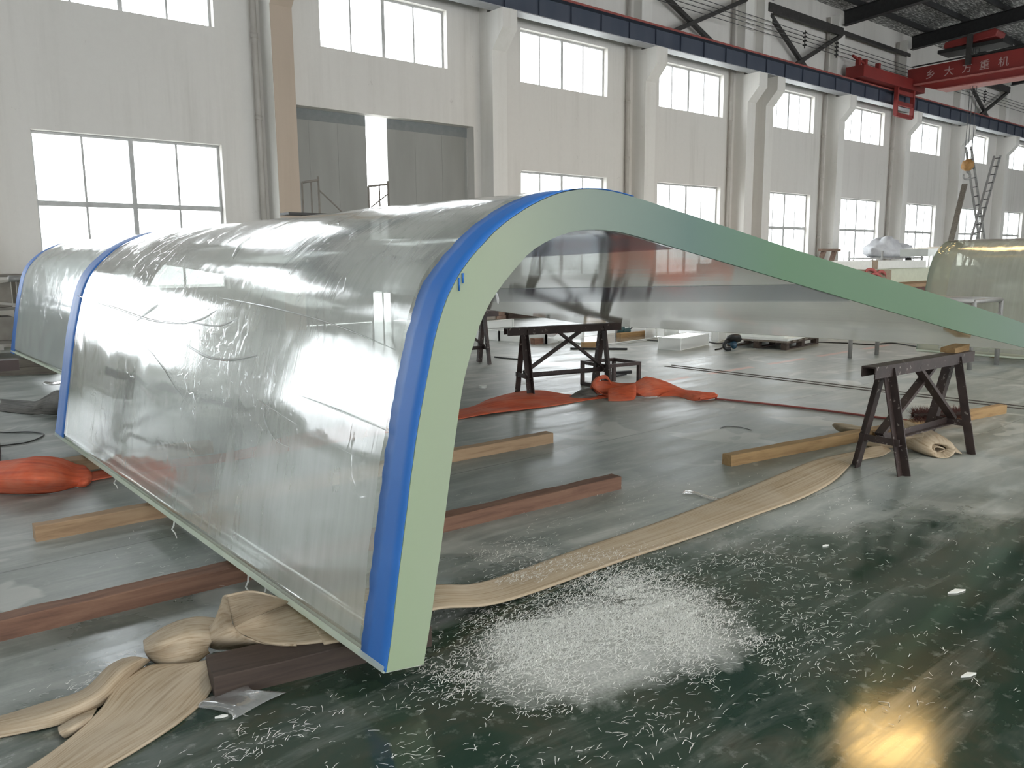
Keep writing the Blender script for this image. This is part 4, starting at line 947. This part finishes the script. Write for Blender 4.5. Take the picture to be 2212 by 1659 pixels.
for px, py, sx, sy, n, rot in ((1478, 1336, .045, .02, 500, -.4), (1532, 1352, .05, .022, 500, -.5), (1590, 1365, .05, .02, 260, -.3), (1330, 1284, .10, .012, 420, -.2), (1420, 1320, .10, .012, 420, -.1), (1180, 1410, .12, .03, 400, -.1)): cluster(px, py, sx, sy, n, rot, .008, (.005, .014))
o = m.build('acrylic_shavings', 'shaving'); tag(o, 'scattered white acrylic shavings on the floor before the panel', 'shavings', None, 'stuff')
# ================================================================== CLEAR ACRYLIC OFFCUTS
def acr_box(px, L, W, H, rz, label, name='acrylic_block', z0=0, group='clear acrylic offcuts on the far floor', edges=True, mat='block'):
    c = F(*px, z0) if z0 == 0 else F(*px, z0); root = thing(name, label, 'acrylic block', (c.x, c.y, z0), group)
    R = Matrix.Rotation(rz, 3, 'Z'); 
    def T(x, y, z): return R @ Vector((x, y, 0)) + Vector((c.x, c.y, z0+z))
    P8 = [T(x, y, z) for z in (0, H) for y in (0, W) for x in (0, L)]
    MB().add(P8, [(0, 2, 3, 1), (4, 5, 7, 6), (0, 1, 5, 4), (2, 6, 7, 3), (0, 4, 6, 2), (1, 3, 7, 5)]).build('block', mat, root)
    if edges:
        t = .012; m = MB()
        for i, j in ((0, 1), (1, 3), (3, 2), (2, 0), (4, 5), (5, 7), (7, 6), (6, 4), (0, 4), (1, 5), (2, 6), (3, 7)): m.bar(P8[i], P8[j], t, t)
        m.build('cut_edge', 'blockedge', root)
    return root
acr_box((1470, 757), 1.12, .42, .20, math.radians(12), 'thick frosted acrylic block lying left of the blue circular saw', mat='frost')
acr_box((1551, 738), .55, .12, .22, math.radians(20), 'upright frosted acrylic offcut behind the blue circular saw', mat='frost')
acr_box((1417, 731), .38, .25, .26, math.radians(5), 'clear acrylic cube beside the upright clear tube')
acr_box((1300, 748), 2.0, 1.2, .03, math.radians(5), 'thin clear acrylic sheet lying flat behind the middle sawhorse')
tb = thing('acrylic_tube', 'short clear acrylic tube standing on the far floor', 'tube', F(1450, 735), 'clear acrylic offcuts on the far floor')
c = F(1450, 735)
MB().tube([c, c+Vector((0, 0, .3))], .13, 24, False).build('tube_wall', 'block', tb, smooth=True, solid=.012)
# open tray of upright clear strips
tr_ = thing('acrylic_tray', 'open frame of upright clear acrylic strips at the far left under the arch', 'acrylic frame', F(1076, 736), 'clear acrylic offcuts on the far floor')
def wall_strip(p, q, h, t=.05):
    a, b = F(*p), F(*q); n = Vector((-(b-a).y, (b-a).x, 0)).normalized()*t
    m = MB().add([a, b, b+n, a+n, a+Vector((0, 0, h)), b+Vector((0, 0, h)), b+n+Vector((0, 0, h)), a+n+Vector((0, 0, h))], [(0, 3, 2, 1), (4, 5, 6, 7), (0, 1, 5, 4), (1, 2, 6, 5), (2, 3, 7, 6), (3, 0, 4, 7)])
    m.build('upright_strip', 'block', tr_)
    m = MB()
    up = Vector((0, 0, h))
    m.add([a+up, b+up, b+n+up, a+n+up, a+up*1.03, b+up*1.03, b+n+up*1.03, a+n+up*1.03], [(0, 3, 2, 1), (4, 5, 6, 7), (0, 1, 5, 4), (1, 2, 6, 5), (2, 3, 7, 6), (3, 0, 4, 7)])
    for e in (a, b): m.bar(e, e+up, .03, .03)
    m.build('cut_edge', 'blockedge', tr_)
wall_strip((1078, 736), (1033, 731), .20); wall_strip((1078, 736), (1180, 743), .19); wall_strip((1036, 712), (1108, 705), .17); wall_strip((1180, 743), (1260, 733), .18); wall_strip((1105, 716), (1140, 718), .10)
acr_box((1150, 728), .5, .3, .12, math.radians(12), 'small clear acrylic offcut under the beam of the middle sawhorse')
o = MB().add([F(1178, 727, .02), F(1196, 728, .02), F(1207, 718, .2), F(1192, 713, .22), F(1178, 727, .05)+Vector((.03, .03, 0)), F(1196, 728, .05)+Vector((.03, .03, 0)), F(1207, 718, .23)+Vector((.03, .03, 0)), F(1192, 713, .25)+Vector((.03, .03, 0))],
    [(0, 1, 2, 3), (7, 6, 5, 4), (0, 4, 5, 1), (1, 5, 6, 2), (2, 6, 7, 3), (3, 7, 4, 0)]).build('leaning_block', 'redstrap'); tag(o, 'dusty pink block leaning behind the beam of the middle sawhorse', 'block')

# pallet with slabs
pl = thing('pallet', 'dark wooden pallet carrying white acrylic slabs on the far floor', 'pallet', F(1700, 757))
R = Matrix.Rotation(math.radians(8), 3, 'Z'); c0 = F(1700, 757)
def PT(x, y, z): return R @ Vector((x, y, 0)) + Vector((c0.x, c0.y, z))
for i in range(6): MB().bar(PT(.06+i*.25, 0, .135), PT(.06+i*.25, 1.1, .135), .14, .025).build('deck_board', 'wood_grey', pl)
for j in (0.06, .55, 1.04):
    MB().bar(PT(0, j, .11), PT(1.4, j, .11), .1, .022).build('stringer', 'wood_dark', pl)
    for x in (.06, .7, 1.34): MB().box(-.06, .06, -.05, .05, .02, .10).build('pallet_block', 'wood_dark', pl).matrix_basis = Matrix.Identity(4)
    MB().bar(PT(0, j, .011), PT(1.4, j, .011), .1, .02).build('runner_board', 'wood_dark', pl)
blks = [o for o in pl.children if o.name.startswith('pallet_block')]
for o, (x, y) in zip(blks, [(x, y) for y in (.06, .55, 1.04) for x in (.06, .7, 1.34)]):
    o.matrix_parent_inverse = Matrix.Identity(4); p = PT(x, y, 0); o.location = p - Vector(pl.location); o.rotation_euler = (0, 0, math.radians(8))
for k, (x0, y0_, l, w, z, lab) in enumerate(((.05, .02, .62, .9, .149, 'left'), (.70, .05, .65, .95, .149, 'right'), (.1, .1, 1.1, .8, .19, 'upper'))):
    P4 = [(x0, y0_), (x0+l, y0_), (x0+l, y0_+w), (x0, y0_+w)]
    vs = [PT(x, y, z) for x, y in P4] + [PT(x, y, z+.04) for x, y in P4]
    o = MB().add(vs, [(0, 3, 2, 1), (4, 5, 6, 7), (0, 1, 5, 4), (1, 2, 6, 5), (2, 3, 7, 6), (3, 0, 4, 7)]).build('acrylic_slab', 'slabwhite'); tag(o, 'white acrylic slab on the pallet, ' + {'left': 'the one at its near end', 'right': 'the one at its far end', 'upper': 'lying over the other two'}[lab], 'slab', 'white slabs on the pallet')

# power tools
t1 = thing('jigsaw', 'teal electric saw standing upright behind the middle sawhorse', 'power tool', F(1338, 728))
c = F(1338, 728); hr = Vector((_r.x, _r.y, 0)).normalized()
MB().tube([c+Vector((0, 0, .02)), c+hr*.03+Vector((0, 0, .15)), c+hr*.05+Vector((0, 0, .34))], [.07, .075, .06], 12).build('tool_body', 'tool_teal', t1, smooth=True)
MB().bar(c+hr*.08+Vector((0, 0, .12)), c+hr*.22+Vector((0, 0, .15)), .06, .09).build('handle', 'tool_teal', t1, bev=.015)
MB().tube(cr([c+hr*.12+Vector((0, 0, .3)), c+hr*.22+Vector((0, 0, .33)), c+hr*.25+Vector((0, 0, .2)), c+hr*.19+Vector((0, 0, .14))], 14), .012, 8).build('cord', 'black', t1, smooth=True)
MB().tube([c-hr*.05+Vector((0, 0, .0)), c-hr*.055+Vector((0, 0, .3))], [.035, .03], 10).build('guard', 'steel', t1, smooth=True)
t2 = thing('circular_saw', 'blue and black circular saw lying on the far floor', 'power tool', F(1585, 757))
c = F(1583, 757); fd = Vector((_f.x, _f.y, 0)).normalized()
MB().tube([c+hr*.02+Vector((0, 0, .07)), c+hr*.03+fd*.12+Vector((0, 0, .12)), c+fd*.25+Vector((0, 0, .15))], [.05, .065, .07], 12).build('motor', 'tool_blue', t2, smooth=True)
MB().tube([c+fd*.02+hr*.02+Vector((0, 0, .17)), c+hr*.02+fd*.05+Vector((0, 0, .22))], [.13, .12], 20).build('blade_guard', 'black', t2, smooth=True)
MB().tube(cr([c-hr*.10+Vector((0, 0, .18)), c-hr*.15+Vector((0, 0, .10)), c-hr*.12+Vector((0, 0, .03)), c-hr*.03+Vector((0, 0, .03))], 12), .03, 8).build('handle', 'black', t2, smooth=True)

# pipe stand
ps = thing('pipe_stand', 'grey pipe stand with four legs in front of the milky right panel', 'stand', (12.3, 5.1, 0))
legs = [(11.95, 6.05), (12.68, 5.98), (11.85, 4.3), (12.66, 4.24)]; H = .93
for x, y in legs:
    l = MB().tube([(x, y, 0), (x, y, H)], .032, 12).build('leg', 'steel', ps, smooth=True)
m = MB()
for a, b in ((0, 2), (1, 3), (2, 3), (0, 1)): m.tube([(*legs[a], H), (*legs[b], H)], .03, 10)
for k in (.3, .6): m.tube([tuple(legs[0][i]*(1-k)+legs[1][i]*k for i in (0, 1))+(H,), tuple(legs[2][i]*(1-k)+legs[3][i]*k for i in (0, 1))+(H,)], .022, 8)
m.build('top_rails', 'steel', ps, smooth=True)
m = MB().tube([(*legs[2], .62), (*legs[3], .74)], .022, 8).tube([(*legs[0], .70), (*legs[2], .70)], .02, 8)
m.build('brace', 'steel', ps, smooth=True)

# ================================================================== FAR RIGHT STACK
def slab(x0, x1, y0, y1, z0, z1, mat, name, lab, cat, group=None, bev=.006):
    o = MB().box(x0, x1, y0, y1, z0, z1).build(name, mat, bev=bev); return tag(o, lab, cat, group)
Q = 1.45
def qz(z): return CH+(z-CH)*Q
slab(14.6*Q, 20.2*Q, 7.0*Q, 9.4*Q, 0, qz(.95), 'crate', 'timber_crate', 'long reddish brown crate under the cream slabs at far right', 'crate')
slab(13.4*Q, 20.4*Q, 6.95*Q, 9.5*Q, qz(.95)+.001, qz(1.02), 'wood_tan', 'crate_lid', 'pale board on top of the reddish brown crate', 'board')
slab(13.6*Q, 20.5*Q, 7.55*Q, 9.4*Q, qz(1.02)+.001, qz(1.30), 'slab', 'cream_slab', 'thick cream acrylic slab on the reddish crate', 'slab', 'cream slabs on the crate')
sl = thing('white_slab', 'white acrylic slab with a brown tape, on top of the cream slab', 'slab', (16.5*Q, 8*Q, qz(1.3)), 'cream slabs on the crate')
MB().box(13.9*Q, 17.9*Q, 7.5*Q, 8.6*Q, qz(1.302), qz(1.46)).build('slab_body', 'slabwhite', sl, bev=.006)
MB().box(15.50*Q, 15.70*Q, 7.488*Q, 8.612*Q, qz(1.302), qz(1.472)).build('packing_tape', 'card', sl)
ba, bb_ = aY(1800, 586, 6.98*Q), aY(1926, 583, 6.98*Q)
slab(ba.x, bb_.x, 6.98*Q, 7.5*Q, qz(1.02)+.001, bb_.z, 'card', 'cardboard_box', 'large brown cardboard box in front of the cream slabs', 'box')
m = MB()
for k, pp in enumerate((((1872, 596), (1870, 586), (1880, 582), (1892, 587), (1896, 598)), ((1893, 592), (1903, 586), (1912, 591), (1914, 602), (1911, 608)), ((1876, 598), (1893, 591), (1906, 602), (1909, 610)))):
    pts = cr([aY(x, y, (6.955-.01*k)*Q) for x, y in pp], 18); m.grid([[p+Vector((0, 0, -.04)), p+Vector((0, 0, .04))] for p in pts], False)
o = m.build('red_strap', 'redstrap', smooth=True, solid=.012); tag(o, 'red strap looped against the brown cardboard box', 'strap')
slab(14.9*Q, 19.0*Q, 9.8*Q, 11.2*Q, 0, qz(1.42), 'trestle', 'plank_stack', 'stack of brown planks behind the cream slabs', 'planks')
tw = thing('wooden_trestle', 'small brown wooden trestle standing on the plank stack', 'trestle', (15.6*Q, 10.2*Q, qz(1.42)))
bp = lambda x, y, Y=10.1*Q: aY(x, y, Y)
MB().bar(bp(1772, 540), bp(1812, 540), .17, .09).build('top_rail', 'trestle', tw, bev=.01)
for x0_, x1_ in ((1780, 1771), (1803, 1795)):
    a = bp(x0_, 541); b = bp(x1_, 566); b = a+(b-a)*((a.z-qz(1.42))/(a.z-b.z))
    MB().bar(a, b, .14, .12).build('leg', 'trestle', tw, bev=.008)
ct = thing('hand_cart', 'low dark metal cart behind the cream slabs at far right', 'cart', (29, 15.2, 0))
cy = 10.5*Q; a = aY(1868, 553, cy); b = aY(1958, 552, cy); zc = 1.5
MB().box(a.x, b.x, cy-.7, cy+.7, zc-.06, zc).build('cart_deck', 'steel', ct)
for x in (a.x+.05, b.x-.05):
    for y in (cy-.65, cy+.65): MB().bar((x, y, 0), (x, y, zc+.25), .06, .06).build('post', 'steel', ct)
MB().tube([(b.x-1.5, cy-.80, zc-.24), (b.x-1.5, cy-.70, zc-.24)], .24, 18).build('wheel', 'black', ct, smooth=True)
bc = aY(1917, 545, cy)
m = MB().blob((bc.x-.36, cy, zc+.26), (.9, .6, .52), 2, .28, 26, 16, zc+.004).blob((bc.x+.8, cy-.1, zc+.17), (.73, .5, .39), 9, .3, 26, 16, zc+.004)
o = m.build('white_sack', 'white', smooth=True); tag(o, 'bulging white plastic sack lying on the low metal cart', 'sack')
a = aY(1974, 546, 6.6); b = aY(2030, 541, 6.6)
o = MB().bar(a, b+(b-a)*.3, .5, .13).build('white_board', 'slabwhite'); 
tag(o, 'white board resting across behind the milky right panel', 'board')
be = b+(b-a)*.2; e = MB().box(be.x-.04, be.x+.04, be.y-.04, be.y+.04, 0, be.z-.067).build('board_support', 'steel'); tag(e, 'grey support post under the white board', 'support')

# ladders in front of the far wall
def ladder(top, bot, wpx, n, label, Y):
    t, b = aY(*top, Y), aY(*bot, Y); root = thing('ladder', label, 'ladder', b, 'crossing ladders at the far wall')
    b = b+(b-t)*((b.z)/(t.z-b.z)); root.location = b
    wv = (aY(top[0]+wpx, top[1]-1, Y)-t)
    for s in (0, 1): MB().bar(t+wv*s, b+wv*s, .09, .045).build('rail', 'steel', root)
    for i in range(n):
        p = t.lerp(b, (i+.3)/n); MB().bar(p, p+wv, .035, .04).build('rung', 'brace', root)
    return root
ladder((2148, 337), (2096, 522), 13, 16, 'tall aluminium ladder leaning up to the right before the far wall', 14.6)
ladder((2086, 318), (2116, 522), 12, 16, 'aluminium ladder leaning up to the left under the crane hook', 14.9)
a = aY(2084, 398, 15.2); b = aY(2052, 528, 15.2); b2 = b+(b-a)*(b.z/(a.z-b.z))
o = MB().bar(a, b2, .22, .08).build('leaning_plank', 'wood_grey'); tag(o, 'long grey plank leaning against the wall left of the ladders', 'plank')

# scaffold frames near the doors
def scaffold(x0, x1, Y, ztop, label):
    root = thing('scaffold', label, 'scaffold', ((x0+x1)/2, Y, 0), 'scaffold frames before the sliding doors')
    for x in (x0, x1): MB().tube([(x, Y, 0), (x, Y, ztop+(.12 if x == x1 else 0))], .021, 8).build('upright', 'rackp', root, smooth=True)
    MB().tube([(x0, Y, ztop), (x1, Y, ztop+.06)], .02, 8).build('top_bar', 'rackp', root, smooth=True)
    m = MB()
    for z in (ztop-.58, ztop-1.3): m.tube([(x0, Y, z), ((x0*.45+x1*.55), Y, z)], .015, 8)
    m.tube([(x0*.45+x1*.55, Y, ztop+.02), (x0*.45+x1*.55, Y, 0)], .015, 8)
    m.build('rung', 'rackp', root, smooth=True); return root
scaffold(6.61, 6.93, 13.5, 2.92, 'grey scaffold frame left of the gap between the sliding doors')
scaffold(7.95, 8.38, 13.5, 2.92, 'grey scaffold frame standing before the bright door gap')
for a, b, lab in (((6.93, 13.48, 2.80), (7.65, 13.48, 2.2), 'left scaffold frame'), ((8.36, 13.48, 2.8), (7.5, 13.48, 2.2), 'right scaffold frame')):
    a = Vector(a); b = Vector(b); e = b+(b-a)*.6
    o = MB().tube([a, e], .014, 8).build('scaffold_brace', 'rackp', smooth=True); tag(o, 'slanting grey brace tube fixed to the %s' % ('scaffold frame left of the door gap' if 'left' in lab else 'scaffold frame before the door gap'), 'brace', 'scaffold braces')
o = MB().box(6.3, 9.2, 13.42, 13.78, 2.356, 2.396).build('scaffold_plank', 'brace'); tag(o, 'dark plank across the scaffold frames by the doors', 'plank')

# rack with boxes at the left edge
rk = thing('steel_rack', 'brown steel storage rack at the far left under the window', 'rack', (1.2, 16.2, 0))
for x in (-.6, .8, 2.55):
    for y in (15.8, 16.6): MB().bar((x, y, 0), (x, y, 1.36), .06, .06).build('post', 'rackp', rk)
for z in (.22, .78, 1.33): MB().box(-.65, 2.6, 15.75, 16.65, z, z+.05).build('shelf', 'rackp', rk)
m = MB().bar((-.6, 15.75, .85), (2.55, 15.75, 1.3), .03, .04).bar((-.6, 15.75, 1.3), (2.55, 15.75, .85), .03, .04)
m.build('cross_brace', 'pipe', rk)
for (x0, x1, z0, z1, mat, lab) in ((-.5, .9, .27, .72, 'box', 'left'), (1.0, 2.4, .27, .66, 'box', 'right'), (-.5, 1.2, .83, 1.2, 'card', 'upper left'), (1.35, 2.4, .83, 1.25, 'box', 'upper right')):
    slab(x0, x1, 15.9, 16.5, z0, z1, mat, 'storage_box', {'left': 'board box on the bottom shelf of the rack, at its outer end', 'right': 'board box on the bottom shelf of the rack, at the end by the panel', 'upper left': 'brown box on the middle shelf of the rack, at its outer end', 'upper right': 'board box on the middle shelf of the rack, at the end by the panel'}[lab], 'box', 'boxes on the steel rack')
o = MB().tube([aY(18, 602, 14.5), aY(60, 602, 14.5)], .05, 12).build('steel_pipe', 'steel', smooth=True); 
tag(o, 'short shiny pipe resting at the left behind the rear panel', 'pipe')
sp = MB().bar(Vector((aY(40, 602, 14.5).x, 14.5, 0)), Vector((aY(40, 602, 14.5).x, 14.5, aY(40, 602, 14.5).z-.05)), .08, .08).build('pipe_prop', 'rackp'); tag(sp, 'brown prop holding the short shiny pipe at left', 'prop')

# rubble at the wall foot under the arch
for (px, py, l, h, mat, nm, lab) in ((1056, 688, .9, .45, 'box', 'rough_board', 'pale board leaning low at the wall foot under the arch'), (1074, 690, 1.1, .42, 'brick', 'brick_stack', 'rough brown brick stack at the wall foot under the arch'), (1100, 689, 2.2, .30, 'wood_dark', 'scrap_heap', 'dark scrap boards at the wall foot right of the brick stack')):
    c = F(px, py); yy = min(c.y, 16.4); c = aY(px, py, yy)
    m = MB(); rn = random.Random(px)
    if nm == 'rough_board': m.box(c.x-.1, c.x+l, yy, yy+.12, 0, h)
    else:
        z = 0
        while z < h:
            x = c.x
            while x < c.x+l:
                w = rn.uniform(.25, .4) if nm == 'brick_stack' else rn.uniform(.7, 1.4)
                m.box(x, x+w-.012, yy+rn.uniform(0, .05), yy+.4, z, z+.095); x += w
            z += .1
    o = m.build(nm, mat, bev=.006); tag(o, lab, {'rough_board': 'board', 'brick_stack': 'bricks', 'scrap_heap': 'scrap'}[nm])

# ================================================================== LIGHT
w = bpy.data.worlds.new('overcast'); bpy.context.scene.world = w; w.use_nodes = True
bg = w.node_tree.nodes['Background']; bg.inputs['Color'].default_value = (.93, .965, 1, 1); bg.inputs['Strength'].default_value = 5.0
def area(name, loc, rot, sx, sy, energy, col=(1, 1, 1), portal=False, shape='RECTANGLE'):
    l = bpy.data.lights.new(name, 'AREA'); l.shape = shape; l.size = sx
    if shape == 'RECTANGLE': l.size_y = sy
    l.energy = energy; l.color = col
    o = bpy.data.objects.new(name, l); C.objects.link(o); o.location = loc; o.rotation_euler = rot
    if portal: l.cycles.is_portal = True
    return o
for i, (a, b, c, d, kind, k) in enumerate(wins):
    if a > 40 or a < -22: continue
    area('window_daylight', ((a+b)/2, WY+.32, (c+d)/2), (-PI/2, 0, 0), b-a, d-c, 1, portal=True)
area('door_daylight', ((8.975+9.49)/2*K, WY+.45, sz(4.5)/2), (-PI/2, 0, 0), .6, 4.9, 1, portal=True)
for (a, b, c, d) in fw:
    if a > 30 or a < -14: continue
    area('window_daylight', ((a+b)/2, -13.32, (c+d)/2), (PI/2, 0, 0), b-a, d-c, 1, portal=True)
for x in LX:
    if -20 < x < 32: area('added_skylight_portal', (x+1.1, -5.25, roofz(-5.25)+.2), (math.atan(-SL), 0, 0), 2.2, 12.5, 1, portal=True)  # sampling portals over the added skylights
for x, y in ((16.66, 7.06), (4.5, -4.5), (28, -4.5)):
    area('high_bay_lamp', (x, y, 9.0), (0, 0, .5), 2.0, 1.7, 95, (1, .64, .24))

sc = bpy.context.scene
sc.view_settings.view_transform = 'Standard'; sc.view_settings.look = 'None'; sc.view_settings.gamma = 1; sc.view_settings.use_curve_mapping = False
sc.view_settings.exposure = 1.0
sc.cycles.max_bounces = 10; sc.cycles.diffuse_bounces = 5; sc.cycles.glossy_bounces = 4; sc.cycles.transparent_max_bounces = 24; sc.cycles.transmission_bounces = 6
sc.cycles.caustics_reflective = False; sc.cycles.caustics_refractive = False
sc.cycles.sample_clamp_indirect = 8
